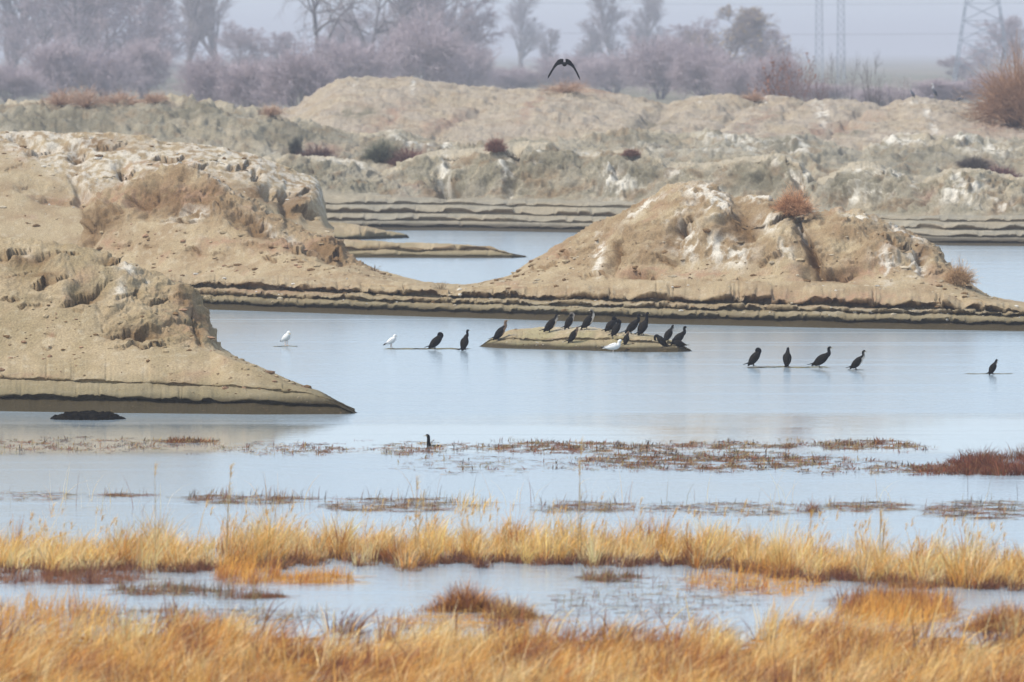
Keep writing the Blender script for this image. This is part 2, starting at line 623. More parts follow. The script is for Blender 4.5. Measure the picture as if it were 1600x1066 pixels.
S_TOP = [(150, 424), (330, 426), (500, 434), (600, 437), (690, 447), (730, 448), (770, 441), (900, 438), (1100, 438), (1300, 442), (1450, 452), (1540, 468), (1600, 475), (1740, 477)]
T_BANK = terrain('mud_bank', 150, 1740, 1060, [
    (S_W, 0, 1, ''),
    (off(S_W, -15, -15, -17, -18), 1.2, 6, 'under'),
    (off(S_W, -21, -21, -23, -23), 0.9, 3, 'lip'),
    (off(S_W, -29, -27, -31, -29), 2.8, 6, 'under'),
    (off(S_W, -35, -32, -38, -34), 2.3, 4, 'lip'),
    ([(150, 444), (330, 447), (600, 460), (760, 466), (1000, 470), (1300, 478), (1560, 490), (1740, 491)], 4.7, 6, 'under'),
    ([(150, 436), (330, 439), (600, 453), (760, 457), (1000, 459), (1300, 466), (1500, 474), (1560, 480), (1740, 486)], 3.9, 4, 'lip'),
    (S_TOP, 6.5, 8, ''),
], [(10, 0.98, 6), (16, 0.4, 5), (19, 0, 3)], seed=11,
    rough=lambda x, y, t, v: 0.25 + 0.6 * np.exp(-((t - 5.6) * 1.5) ** 2) + 0.5 * np.exp(-((t - 3.5) * 1.7) ** 2) + 0.35 * np.exp(-((t - 1.6) * 1.7) ** 2),
    jag=1.7, amp=0.75, n1a=0.1,
    paint=mound_paint(under=[(1.6, 0.45), (3.5, 0.55), (5.5, 0.8)], wet_z=0.46, rust=[(1300, 465, 200, 12), (420, 455, 120, 8)],
                      guano=[(900, 478, 160, 7, 0, 0.35), (1350, 487, 200, 7, 0, 0.35)], cliff=0.3),
    clods=(420, lambda x, y, t, v: (v[:, 2] > 0.35) * (t < 7.2) * 1.0, 0.02, 0.10, [PALE, GUANO * 0.8, SANDC, EARTH_SHADE]))

# --- central mound
M3_C = [(740, 446), (770, 441), (800, 431), (830, 409), (870, 386), (920, 356), (970, 333), (1010, 311), (1040, 291), (1060, 286), (1085, 284), (1115, 287), (1135, 299), (1150, 306), (1180, 302),
        (1205, 306), (1220, 321), (1255, 345), (1285, 332), (1310, 324), (1345, 330), (1370, 344), (1400, 353), (1440, 369), (1465, 388), (1478, 408), (1490, 424), (1520, 447), (1545, 463), (1562, 474)]
M3_F = [(740, 449), (770, 447), (830, 446), (900, 445), (1100, 446), (1300, 448), (1450, 458), (1540, 471), (1562, 475)]
T_M3 = terrain('sand_mound', 740, 1562, 620, [
    (S_W, 0, 1, ''),
    (M3_F, 6.0, 2, ''),
    ([(740, 448), (800, 440), (900, 425), (1000, 418), (1100, 425), (1250, 432), (1300, 438), (1450, 435), (1540, 469), (1562, 475)], 7.6, 22, ''),
    ([(740, 447), (800, 435), (870, 405), (950, 375), (1000, 352), (1060, 330), (1120, 330), (1200, 345), (1255, 375), (1300, 365), (1400, 385), (1460, 405), (1500, 440), (1562, 474.5)], 9.6, 44, ''),
    (M3_C, 12.5, 40, ''),
], [(14.5, 0.95, 6), (20, 0.45, 8), (26, 0, 5)], width=[(740, 0.8), (900, 1), (1450, 1), (1562, 0.85)], seed=23, sm=7, inset=5.6, n1a=0.2, fk=0.95, amp=0.85,
    lines=[(1052, 352, 1082, 340, 0.35, 11), (1040, 372, 1066, 384, 0.2, 7), (1085, 304, 1112, 297, 0.2, 6), (955, 378, 985, 404, 0.3, 9), (980, 432, 1022, 430, 0.35, 7), (1100, 438, 1165, 436, 0.22, 4), (1252, 352, 1284, 412, 0.34, 10), (1276, 432, 1336, 424, 0.32, 9), (1130, 330, 1182, 366, 0.3, 14),
           (1408, 384, 1444, 392, 0.25, 7), (1322, 412, 1340, 408, 0.22, 6), (870, 398, 905, 392, 0.2, 6), (905, 430, 950, 428, 0.2, 5), (1195, 352, 1232, 340, 0.2, 6), (1360, 372, 1402, 380, 0.18, 5), (1440, 420, 1476, 424, 0.22, 6), (1020, 404, 1060, 412, 0.18, 6), (1180, 410, 1225, 404, 0.18, 6), (1300, 350, 1350, 352, 0.15, 5), (830, 418, 870, 412, 0.16, 5)],
    rough=lambda x, y, t, v: np.clip(0.16 + 0.95 * sst(0, 12, cv([(740, 440), (850, 405), (900, 424), (1000, 425), (1100, 412), (1180, 415), (1260, 425), (1300, 438), (1380, 425), (1470, 430), (1560, 455)], x) - y), 0, 1) * (0.35 + 0.45 * sst(790, 950, x)),
    feats=[(1160, 345, 34, 34, 30, -0.55), (1118, 352, 28, 40, 10, 0.45), (1265, 395, 8, 60, -28, -0.5), (1285, 430, 34, 11, 10, -0.7), (1230, 380, 34, 50, 0, 0.45),
           (960, 400, 13, 32, 5, -0.4), (996, 431, 24, 7, 0, -0.7), (1010, 395, 40, 34, 0, 0.4), (1060, 365, 14, 20, 20, -0.5), (1375, 400, 30, 30, 0, 0.35), (1420, 380, 16, 12, 0, -0.35),
           (1320, 360, 36, 16, 10, 0.3), (1440, 405, 10, 30, -15, -0.35), (1320, 425, 40, 8, -10, -0.3)],
    paint=mound_paint(guano=[(1075, 380, 26, 38, 0, 1.1), (1130, 395, 46, 24, 0, 1.1), (935, 400, 9, 36, 5, 1.1), (1100, 300, 46, 14, 0, 1.1), (1120, 318, 22, 26, 0, 1.0), (1060, 330, 34, 10, -35, 0.8), (1010, 325, 46, 6, -38, 0.9),
                             (1200, 350, 24, 14, 30, 0.9), (1385, 420, 20, 26, -25, 1.1), (1430, 412, 18, 24, 0, 0.9), (1345, 340, 34, 8, 15, 0.9), (1410, 362, 44, 7, 22, 0.9), (1230, 400, 14, 26, 0, 0.6), (1250, 360, 8, 26, -30, 0.7), (1180, 308, 30, 6, 0, 0.9)],
                     rust=[(880, 400, 30, 14), (1000, 425, 60, 8), (1100, 428, 60, 8), (1350, 425, 60, 18), (1280, 440, 60, 8)],
                     earth_shade=[(1155, 345, 30, 40), (1270, 400, 14, 46, -28), (1000, 430, 34, 8), (960, 395, 10, 26), (1060, 355, 12, 22), (1440, 390, 18, 20), (1305, 430, 46, 12)], wet_z=0.01, cliff=0.62),
    clods=(340, lambda x, y, t, v: (t > 1) * sst(-60, 20, y - 400), 0.03, 0.16, [SANDC, SAND2, EARTH_SHADE, PALE]))

# --- mound left of the gap, in front
M2_C = [(104, 420), (122, 372), (128, 345), (138, 322), (150, 306), (190, 286), (230, 269), (258, 261), (285, 260), (312, 266), (350, 286), (400, 318), (450, 344), (500, 370), (530, 386), (548, 398), (566, 413), (600, 425), (650, 438), (700, 450)]
T_M2 = terrain('sand_mound', 104, 700, 470, [
    (S_W, 0, 1, ''),
    ([(104, 436), (250, 434), (350, 436), (450, 441), (560, 443), (640, 449), (700, 453)], 6.0, 2, ''),
    ([(104, 430), (130, 405), (200, 398), (300, 402), (400, 408), (480, 410), (560, 428), (640, 446), (700, 452)], 8.2, 26, ''),
    ([(104, 425), (122, 385), (140, 345), (200, 330), (280, 320), (340, 335), (400, 360), (480, 388), (560, 422), (640, 442), (700, 451)], 10.4, 50, ''),
    (M2_C, 13.0, 36, ''),
], [(15.5, 0.95, 6), (21, 0.45, 6), (27, 0, 4)], width=[(104, 0.9), (500, 1), (700, 0.75)], seed=37, sm=7, inset=5.6, n1a=0.16, fk=0.9, amp=0.85,
    lines=[(196, 312, 240, 296, 0.32, 12), (300, 296, 346, 322, 0.32, 13), (236, 342, 330, 346, 0.2, 6), (176, 386, 206, 380, 0.2, 6), (294, 394, 316, 398, 0.2, 5), (380, 380, 432, 386, 0.22, 7), (452, 386, 548, 408, 0.28, 9), (390, 346, 470, 378, 0.25, 9), (128, 350, 150, 372, 0.4, 14), (152, 322, 196, 326, 0.22, 8),
           (355, 320, 396, 340, 0.2, 8), (225, 385, 250, 388, 0.14, 4), (335, 400, 356, 402, 0.14, 4), (410, 402, 432, 406, 0.16, 4), (500, 384, 552, 396, 0.25, 8), (255, 296, 300, 290, 0.2, 8), (460, 400, 478, 404, 0.14, 4)],
    rough=lambda x, y, t, v: np.clip(0.14 + 0.95 * sst(-4, 14, cv([(104, 420), (150, 375), (220, 345), (280, 345), (340, 348), (380, 372), (430, 380), (480, 402), (560, 418), (700, 440)], x) - y), 0, 1) * (1 - 0.7 * sst(560, 620, x)),
    feats=[(225, 300, 34, 14, -15, -0.45), (300, 290, 40, 16, 25, -0.35), (260, 320, 60, 22, 0, -0.45), (140, 365, 16, 32, 20, -0.6), (160, 335, 26, 18, 0, 0.3), (390, 350, 40, 10, 32, -0.35), (470, 380, 60, 8, 26, -0.3),
           (350, 330, 30, 20, 20, 0.35), (520, 392, 24, 12, 20, 0.35), (300, 385, 60, 30, 0, 0.25)],
    paint=mound_paint(guano=[(300, 250, 90, 10, 8, 0.7), (210, 275, 40, 7, -25, 0.8), (300, 330, 30, 16, 0, 0.7), (340, 280, 60, 8, 30, 0.6), (270, 345, 20, 10, 0, 0.5), (440, 365, 50, 6, 28, 0.5)],
                     rust=[(200, 310, 50, 18), (470, 378, 60, 12), (300, 300, 50, 20), (180, 385, 30, 10), (430, 385, 40, 10), (340, 380, 40, 10)],
                     earth_shade=[(275, 310, 80, 24), (138, 365, 20, 44), (330, 295, 26, 18), (230, 300, 34, 14), (400, 355, 46, 14, 32), (165, 345, 24, 22), (510, 392, 46, 12, 20)], wet_z=0.01, cliff=0.55),
    clods=(330, lambda x, y, t, v: (t > 1) * sst(-40, 20, y - 370) * (x < 620), 0.02, 0.15, [SANDC, SAND2, EARTH_SHADE, RUST]))

# --- long white-topped ridge behind it
M2B_C = [(-170, 206), (0, 205), (50, 204), (100, 210), (130, 207), (170, 206), (225, 212), (255, 222), (310, 223), (350, 230), (400, 244), (440, 257), (470, 271), (490, 277), (500, 284), (506, 310), (510, 345), (522, 356)]
T_M2B = terrain('sand_ridge', -170, 522, 500, [
    ([(-170, 470), (522, 470)], 0, 1, ''),
    ([(-170, 400), (0, 400), (300, 390), (522, 372)], 6.0, 2, ''),
    ([(-170, 300), (0, 290), (120, 300), (200, 300), (300, 285), (400, 300), (480, 350), (505, 355), (522, 362)], 12, 60, ''),
    (M2B_C, 18, 66, ''),
], [(20.5, 0.95, 6), (28, 0.5, 6), (36, 0, 4)], seed=51, sm=5, amp=0.5, n1a=0.22,
    lines=[(40, 236, 84, 230, 0.25, 8), (104, 246, 136, 240, 0.3, 9), (185, 268, 210, 264, 0.3, 9), (392, 274, 408, 272, 0.35, 6), (412, 304, 434, 300, 0.4, 8), (60, 304, 130, 316, 0.25, 7), (10, 262, 36, 258, 0.12, 4), (28, 288, 44, 286, 0.12, 4), (240, 250, 290, 246, 0.2, 7), (300, 258, 340, 250, 0.2, 7), (440, 300, 480, 306, 0.3, 10), (150, 225, 200, 222, 0.22, 7), (350, 262, 390, 258, 0.2, 7), (455, 330, 500, 332, 0.25, 10)],
    rough=lambda x, y, t, v: np.clip(0.10 + 0.95 * sst(-6, 14, cv([(-170, 240), (0, 235), (60, 255), (110, 290), (135, 310), (180, 300), (300, 300), (522, 345)], x) - y), 0, 1) * 0.55,
    feats=[(120, 240, 16, 12, 0, -0.5), (195, 265, 14, 16, 0, -0.45), (55, 225, 40, 10, 15, -0.4), (420, 300, 12, 12, 0, -0.6), (400, 272, 8, 7, 0, -0.6), (130, 305, 12, 30, -30, -0.6), (475, 320, 20, 24, 0, 0.4), (445, 320, 10, 30, 0, -0.4), (80, 300, 50, 16, 15, -0.3)],
    paint=mound_paint(guano=[(80, 305, 10, 5, 0, 0.0)], gtop=lambda x, y: 0.55 * sst(-16, 34, cv([(-170, 246), (0, 240), (60, 262), (110, 292), (135, 310), (180, 296), (240, 285), (330, 280), (420, 300), (522, 340)], x) - y) * (1 - 0.55 * sst(100, 200, x) * (1 - sst(200, 320, x)) * (y < 235)),
                     rust=[(90, 308, 34, 8), (200, 262, 14, 12), (40, 232, 40, 6), (300, 290, 50, 20)], earth_shade=[(120, 238, 16, 10), (455, 320, 30, 22), (150, 222, 40, 10), (400, 300, 30, 16), (130, 320, 8, 24)], wet_z=0.01, cliff=0.5),
    clods=(240, lambda x, y, t, v: (t > 1) * (y < 380) * 1.0, 0.03, 0.16, [SANDC, EARTH_SHADE, PALE, GUANO * 0.8]))

# --- near mound at the left edge, with its spit
M1_W = [(-190, 646), (0, 650), (200, 653), (400, 655), (540, 654), (568, 652.5)]
M1_C = [(-190, 372), (0, 373), (60, 375), (100, 380), (140, 387), (180, 402), (215, 417), (250, 433), (285, 448), (304, 460), (318, 480), (326, 505), (334, 525), (345, 546), (380, 563), (440, 589), (500, 612), (535, 630), (568, 650)]
T_M1 = terrain('sand_mound', -190, 568, 560, [
    (M1_W, 0, 1, ''),
    ([(-190, 622), (0, 621), (150, 623), (300, 627), (450, 630), (525, 633), (568, 651.8)], 1.6, 10, 'under'),
    ([(-190, 614), (0, 615), (150, 618), (300, 622), (450, 626), (522, 629.5), (568, 651.3)], 1.35, 4, 'lip'),
    ([(-190, 594), (0, 593), (200, 599), (400, 606), (480, 614), (530, 630), (568, 651)], 4.0, 14, 'under'),
    ([(-190, 588), (0, 588), (200, 595), (400, 603), (480, 612), (530, 629), (568, 650.8)], 3.9, 3, 'lip'),
    ([(-190, 540), (0, 545), (100, 552), (180, 545), (250, 548), (335, 552), (380, 569), (440, 593), (500, 615), (568, 650.4)], 6.2, 30, ''),
    ([(-190, 440), (0, 448), (100, 458), (200, 482), (270, 500), (315, 512), (338, 545), (380, 566), (440, 591), (500, 613), (568, 650.2)], 8.2, 60, ''),
    (M1_C, 11.0, 44, ''),
], [(13, 0.96, 6), (18, 0.5, 6), (23, 0, 4)], width=[(-190, 1), (330, 1), (350, 0.85), (500, 0.45), (568, 0.12)], seed=67, sm=5, fk=0.5, n1a=0.15,
    lines=[(-20, 404, 48, 388, 0.30, 9), (8, 430, 62, 414, 0.2, 6), (52, 444, 104, 430, 0.22, 8), (95, 474, 162, 440, 0.30, 14), (0, 466, 30, 463, 0.16, 4), (28, 478, 68, 475, 0.18, 4), (115, 482, 130, 484, 0.16, 4), (162, 416, 192, 404, 0.28, 7),
           (160, 522, 252, 511, 0.28, 12), (178, 541, 256, 536, 0.2, 5), (180, 470, 218, 452, 0.16, 5), (252, 505, 312, 497, 0.2, 9), (70, 522, 88, 525, 0.14, 4), (110, 455, 150, 452, 0.2, 6), (60, 400, 120, 392, 0.14, 5), (66, 540, 84, 540, 0.12, 3), (230, 470, 300, 468, 0.14, 6), (300, 482, 318, 540, 0.22, 8)],
    rough=lambda x, y, t, v: np.clip(0.10 + 0.9 * sst(-5, 12, cv([(-190, 470), (0, 470), (90, 480), (150, 480), (165, 540), (230, 542), (340, 545), (380, 520)], x) - y) * (x < 352) * (0.65 + 0.35 * sst(150, 170, x)), 0, 1) * 0.72,
    feats=[(130, 455, 34, 16, -20, -0.5), (40, 410, 40, 10, -15, -0.45), (80, 395, 30, 8, 15, 0.3), (195, 432, 26, 20, 30, 0.2), (215, 520, 60, 8, 4, -0.45), (230, 500, 50, 12, 4, 0.4), (310, 500, 10, 34, -12, -0.4), (285, 470, 24, 26, 0, 0.3),
           (170, 410, 16, 6, 20, -0.4), (60, 470, 40, 8, 10, -0.25), (160, 480, 12, 30, 10, -0.3)],
    jag=3.5, amp=0.9,
    paint=mound_paint(guano=[(200, 425, 22, 12, 30, 0.7), (185, 455, 12, 20, 20, 0.6), (45, 395, 10, 7, 0, 0.4), (225, 440, 9, 7, 0, 0.7)], under=[(1.7, 0.55), (3.5, 0.4)],
                     earth_shade=[(135, 458, 34, 16), (40, 408, 46, 12), (240, 520, 70, 13), (310, 505, 22, 40), (170, 410, 20, 7), (285, 470, 20, 20), (60, 430, 50, 10)], rust=[(80, 522, 8, 6), (280, 500, 40, 40), (60, 588, 60, 6)], wet_z=0.55, cliff=0.35, olive=0.28),
    clods=(300, lambda x, y, t, v: (t > 2) * (x < 480) * sst(380, 520, y), 0.02, 0.12, [SANDC, SAND2, EARTH_SHADE, RUST]))

# --- birds' islet
T_ISLET = terrain('mud_islet', 744, 1088, 300, [
    ([(744, 547), (780, 550), (900, 553.5), (1000, 556.5), (1060, 556), (1088, 554.5)], 0, 1, ''),
    ([(744, 546.5), (770, 541), (820, 545), (900, 547), (1000, 549), (1060, 549), (1088, 554)], 0.5, 7, 'under'),
    ([(744, 546.3), (768, 536), (820, 540), (900, 542), (1000, 544), (1060, 544), (1088, 553.8)], 0.6, 3, 'lip'),
    ([(744, 546.1), (766, 532), (800, 530), (900, 531), (1000, 533), (1055, 538), (1088, 553.6)], 1.8, 8, 'under'),
    ([(744, 546), (766, 530), (800, 527), (900, 527), (1000, 530), (1055, 535), (1088, 553.5)], 1.7, 3, 'lip'),
    ([(744, 545.8), (770, 528), (798, 516), (850, 512), (920, 512), (960, 519), (1010, 521), (1045, 530), (1070, 542), (1088, 553.2)], 3.6, 12, ''),
], [(5.0, 0.9, 4), (6.2, 0.5, 4), (7.2, 0, 3)], width=[(744, 0.1), (775, 0.8), (820, 1), (1020, 1), (1070, 0.6), (1088, 0.1)], seed=71, sm=5, jag=3.0, amp=0.45, freq=1.4,
    rough=lambda x, y, t, v: 0.2 + 0.3 * np.exp(-((t - 3.5) * 1.5) ** 2),
    paint=mound_paint(under=[(1.7, 0.5), (3.5, 0.6)], wet_z=0.2, olive=0.75, guano=[(900, 513, 60, 5, 0, 0.5), (1010, 522, 40, 4, 0, 0.5)], cliff=0.2),
    clods=(90, lambda x, y, t, v: (v[:, 2] > 0.1) * 1.0, 0.015, 0.05, [PALE, GUANO * 0.8, EARTH_SHADE]))

# --- low spits behind the left ridge
for nm, a0, a1, sd, rws, wdt in [
    ('mud_spit', 450, 642, 81, [
        ([(450, 379), (560, 378), (642, 375)], 0, 1, ''),
        ([(450, 374), (560, 373), (638, 373), (642, 374.8)], 0.4, 4, 'under'),
        ([(450, 363), (560, 362), (610, 365), (636, 368), (642, 374.6)], 0.3, 4, 'lip'),
        ([(450, 343), (520, 347), (560, 352), (600, 360), (632, 366), (642, 374.4)], 5, 10, '')], [(450, 1), (600, 1), (642, 0.2)]),
    ('mud_spit', 480, 842, 83, [
        ([(480, 406), (700, 407), (800, 407), (842, 405)], 0, 1, ''),
        ([(480, 399), (700, 400), (800, 402), (842, 404.8)], 0.5, 4, 'under'),
        ([(480, 395), (700, 396), (800, 399), (842, 404.6)], 0.5, 3, 'lip'),
        ([(480, 391), (700, 392), (772, 392), (800, 397.5), (842, 404.4)], 3, 4, 'under'),
        ([(480, 384), (700, 386), (768, 387), (778, 392), (800, 397.2), (842, 404.2)], 2.8, 4, 'lip'),
        ([(480, 375), (600, 377), (700, 381), (766, 385.5), (780, 392), (800, 397), (842, 404)], 6, 8, '')], [(480, 1), (760, 1), (800, 0.6), (842, 0.15)])]:
    terrain(nm, a0, a1, 220, rws, [(9, 0.8, 3), (12, 0, 3)], width=wdt, seed=sd, sm=3, jag=3, amp=0.5, rough=lambda x, y, t, v: 0.25 + 0 * x,
            paint=mound_paint(under=[(1.6, 0.85), (3.6, 0.8)], wet_z=0.2, olive=0.3, cliff=0.3), mat=M_SAND)

# --- far shore: terraces, broken bench, hummocks, long ridge


def far_paint(guano=(), rust=(), green=(), under=(), wet_z=0.4, base=GREY, gtop=None, gr=0.5, crest=None):
    def f(PX, PY, TG, V, N, R, n1, n2, n3, warp, crack, seed):
        k = len(V)
        q = V * 0.6 + seed
        a = fbm(q * 0.35, 4, seed + 20)
        b = fbm(q * 1.6, 4, seed + 21)
        c = mix(np.tile(base, (k, 1)), SANDC * 0.9, sst(-0.2, 0.35, a) * 0.4)
        c = mix(c, GREYG, R * gr * sst(-0.25, 0.25, fbm(q * np.array((0.5, 0.5, 0.8)), 4, seed + 22) + 0.05))
        c = mix(c, EARTH_SHADE, R * 0.55 * sst(0.0, 0.3, fbm(q * np.array((1.1, 1.1, 1.6)), 4, seed + 28)))
        c = mix(c, PALE, 0.35 * sst(0.0, 0.4, b))
        for e in green:
            c = mix(c, GREYG * 0.75, np.clip(blob(PX, PY, *e[:4], warp) * 1.1 * sst(-0.4, 0.1, b), 0, 0.85))
        for e in rust:
            c = mix(c, np.array((0.25, 0.165, 0.12)), np.clip(blob(PX, PY, *e[:4], warp, e[4] if len(e) > 4 else 0) * sst(-0.35, 0.15, b), 0, 0.8))
        if crest is not None:
            c = mix(c, PALE, 0.55 * sst(crest - 0.22, crest + 0.05, TG + 0.25 * b) * sst(-0.35, 0.1, fbm(q * 0.5, 3, seed + 33) + 0.1))
        run = fbm(V * np.array((2.0, 2.0, 0.7)), 4, seed + 24)
        spl = fbm(V * 0.9, 5, seed + 25, gain=0.62)
        G = np.zeros(k)
        for e in guano:
            G = np.maximum(G, (e[5] if len(e) > 5 else 1) * blob(PX, PY, *e[:4], warp, e[4] if len(e) > 4 else 0, fall=1.5))
        if gtop is not None:
            G = np.maximum(G, gtop(PX, PY))
        c = mix(c, GUANO, np.clip(G * sst(-0.15, 0.22, 0.6 * run + 0.8 * spl), 0, 0.75))
        for tg, s in under:  # shade under the terrace lips painted on as damp brown
            m = np.exp(-((TG - tg) * 3.2) ** 2) * sst(-0.3, 0.05, fbm(np.stack([V[:, 0] * 0.5, V[:, 1] * 0, V[:, 0] * 0 + tg], 1), 3, seed + 26) + 0.15)
            c = mix(c, EARTH_SHADE * 0.7, s * m)
        w = 1 - sst(0.5 * wet_z, wet_z, V[:, 2] + 0.06 * a)
        c = mix(c, WET, 0.85 * w)
        return c
    return f


F_W = [(380, 363), (700, 364), (1000, 369), (1300, 380), (1480, 388), (1740, 390)]
B_C = [(380, 262), (420, 250), (470, 247), (520, 252), (570, 262), (598, 277), (625, 262), (660, 248), (690, 242), (745, 240), (790, 232), (840, 229), (880, 233), (900, 241), (940, 246), (975, 240), (1010, 243), (1050, 260), (1090, 263), (1130, 257),
       (1180, 250), (1225, 247), (1255, 262), (1272, 290), (1300, 278), (1330, 264), (1365, 262), (1400, 274), (1428, 286), (1460, 281), (1500, 269), (1540, 272), (1570, 282), (1610, 286), (1740, 280)]
T_FAR = terrain('far_shore', 380, 1740, 860, [
    (F_W, 0, 1, ''),
    (off(F_W, -9, -9, -9, -9), 2.0, 4, 'under'),
    (off(F_W, -13, -13, -12, -12), 1.8, 3, 'lip'),
    (off(F_W, -19, -19, -18, -18), 5.0, 4, 'under'),
    (off(F_W, -24, -24, -22, -22), 4.7, 3, 'lip'),
    (off(F_W, -32, -30, -28, -30), 8.0, 4, 'under'),
    (off(F_W, -39, -37, -34, -38), 7.6, 4, 'lip'),
    (off(F_W, -45, -44, -40, -44), 11, 4, 'under'),
    (off(F_W, -49, -48, -44, -48), 10.8, 3, 'lip'),
    ([(380, 302), (500, 300), (600, 304), (700, 308), (800, 308), (1000, 316), (1200, 328), (1400, 335), (1740, 338)], 15, 6, ''),
    ([(380, 280), (470, 285), (600, 293), (700, 282), (800, 280), (900, 280), (1000, 285), (1100, 295), (1230, 295), (1275, 308), (1350, 300), (1430, 312), (1500, 305), (1740, 310)], 17, 22, ''),
    (B_C, 19.5, 26, ''),
], [(30, 1.03, 8), (45, 0.7, 5), (50, 0, 3)], seed=91, sm=5, jag=1.3, amp=1.9, freq=0.62, n1a=0.12, shear=0.5, ampfn=lambda t: 0.12 + 0.88 * sst(8.7, 9.6, t),
    rough=lambda x, y, t, v: np.clip(0.12 + 0.9 * sst(8.6, 9.3, t), 0, 1) * (1 - 0.6 * sst(11.2, 11.6, t)),
    feats=[(700, 295, 26, 14, 0, -1.0), (735, 300, 22, 8, 0, -0.8), (800, 270, 12, 40, 5, -0.7), (770, 265, 30, 24, 0, 0.6), (850, 265, 50, 30, 0, 0.6), (960, 270, 50, 24, 0, 0.5), (1080, 290, 30, 30, 0, 0.5), (1190, 285, 14, 34, -20, -0.6), (1250, 290, 10, 30, -30, -0.8),
           (1330, 295, 40, 24, 0, 0.6), (1510, 300, 44, 22, 0, 0.6), (1440, 300, 14, 22, 0, -0.6)],
    paint=far_paint(under=[(1.6, 0.3), (3.5, 0.5), (5.5, 0.65), (7.5, 0.35)], wet_z=0.5, guano=[(695, 270, 12, 30, 0, 1), (690, 262, 26, 8, 0, 0.7), (790, 270, 9, 36, 0, 1), (845, 252, 8, 18, 15, 0.9), (965, 292, 40, 22, 0, 1.0), (1055, 275, 16, 10, 0, 0.8), (1230, 265, 34, 10, 35, 1), (1250, 275, 20, 14, 0, 0.9),
                     (1355, 268, 30, 7, 0, 0.7), (1410, 280, 30, 6, 30, 1), (1490, 277, 24, 6, -25, 0.9), (1370, 300, 26, 12, 0, 0.9), (1340, 312, 24, 10, 0, 0.8), (1510, 308, 44, 18, 0, 1.0), (1570, 320, 30, 12, 0, 0.9), (930, 244, 44, 4, 8, 0.8), (540, 255, 50, 5, 10, 0.7), (1120, 300, 12, 22, 0, 0.6)],
                     rust=[(690, 298, 30, 10), (640, 300, 30, 8), (1440, 300, 20, 14)], green=[(1000, 275, 60, 24), (860, 265, 50, 20), (1330, 290, 50, 20), (460, 265, 60, 12), (1180, 280, 50, 24)], base=GREY, crest=11.0, gr=0.8), mat=M_FAR)

C_C = [(-190, 168), (0, 163), (40, 156), (90, 158), (130, 166), (200, 160), (270, 152), (330, 158), (390, 168), (430, 178), (470, 188), (520, 202), (560, 214), (610, 205), (650, 210), (690, 226), (740, 234), (800, 228), (860, 222), (930, 212), (1000, 205), (1060, 212), (1130, 208), (1200, 220),
       (1240, 214), (1300, 226), (1345, 238), (1380, 218), (1430, 208), (1480, 212), (1540, 224), (1600, 216), (1740, 214)]
T_HUM = terrain('far_hummocks', -190, 1740, 900, [
    ([(-190, 330), (1740, 330)], 0, 1, ''),
    ([(-190, 300), (420, 290), (1740, 310)], 4, 2, ''),
    ([(-190, 230), (0, 225), (200, 222), (400, 235), (500, 245), (600, 250), (700, 252), (900, 245), (1100, 245), (1300, 262), (1500, 258), (1740, 255)], 10, 26, ''),
    (C_C, 24, 34, ''),
], [(30, 0.95, 4), (46, 0.4, 3), (56, 0, 3)], seed=103, sm=7, amp=2.3, freq=0.42, n1a=0.2, shear=0.9, rough=lambda x, y, t, v: np.clip(0.4 + 0.5 * sst(1, 2, t), 0, 1),
    paint=far_paint(gr=0.75, guano=[(1150, 215, 60, 10, 5, 0.8), (1180, 232, 18, 16, 0, 1), (1120, 235, 60, 12, 0, 0.4), (1400, 218, 46, 10, -20, 0.8), (1420, 220, 30, 12, 0, 1), (1540, 235, 46, 14, 0, 1), (1500, 222, 60, 7, 10, 0.9), (640, 222, 40, 8, 25, 0.8), (700, 235, 20, 6, 30, 0.9), (470, 240, 60, 8, 0, 0.5), (1330, 225, 40, 8, 20, 0.7), (1250, 232, 30, 14, 30, 0.8), (1000, 232, 50, 10, 0, 0.5)],
                    rust=[(500, 235, 60, 10), (640, 248, 46, 14, -25), (1560, 270, 50, 8), (180, 160, 100, 6)], green=[(100, 190, 140, 24), (300, 175, 90, 18), (470, 215, 90, 26), (600, 235, 50, 26), (1440, 245, 100, 14), (1230, 225, 60, 16), (1000, 225, 70, 14)], base=GREY * 1.05, crest=3.1), mat=M_FAR)

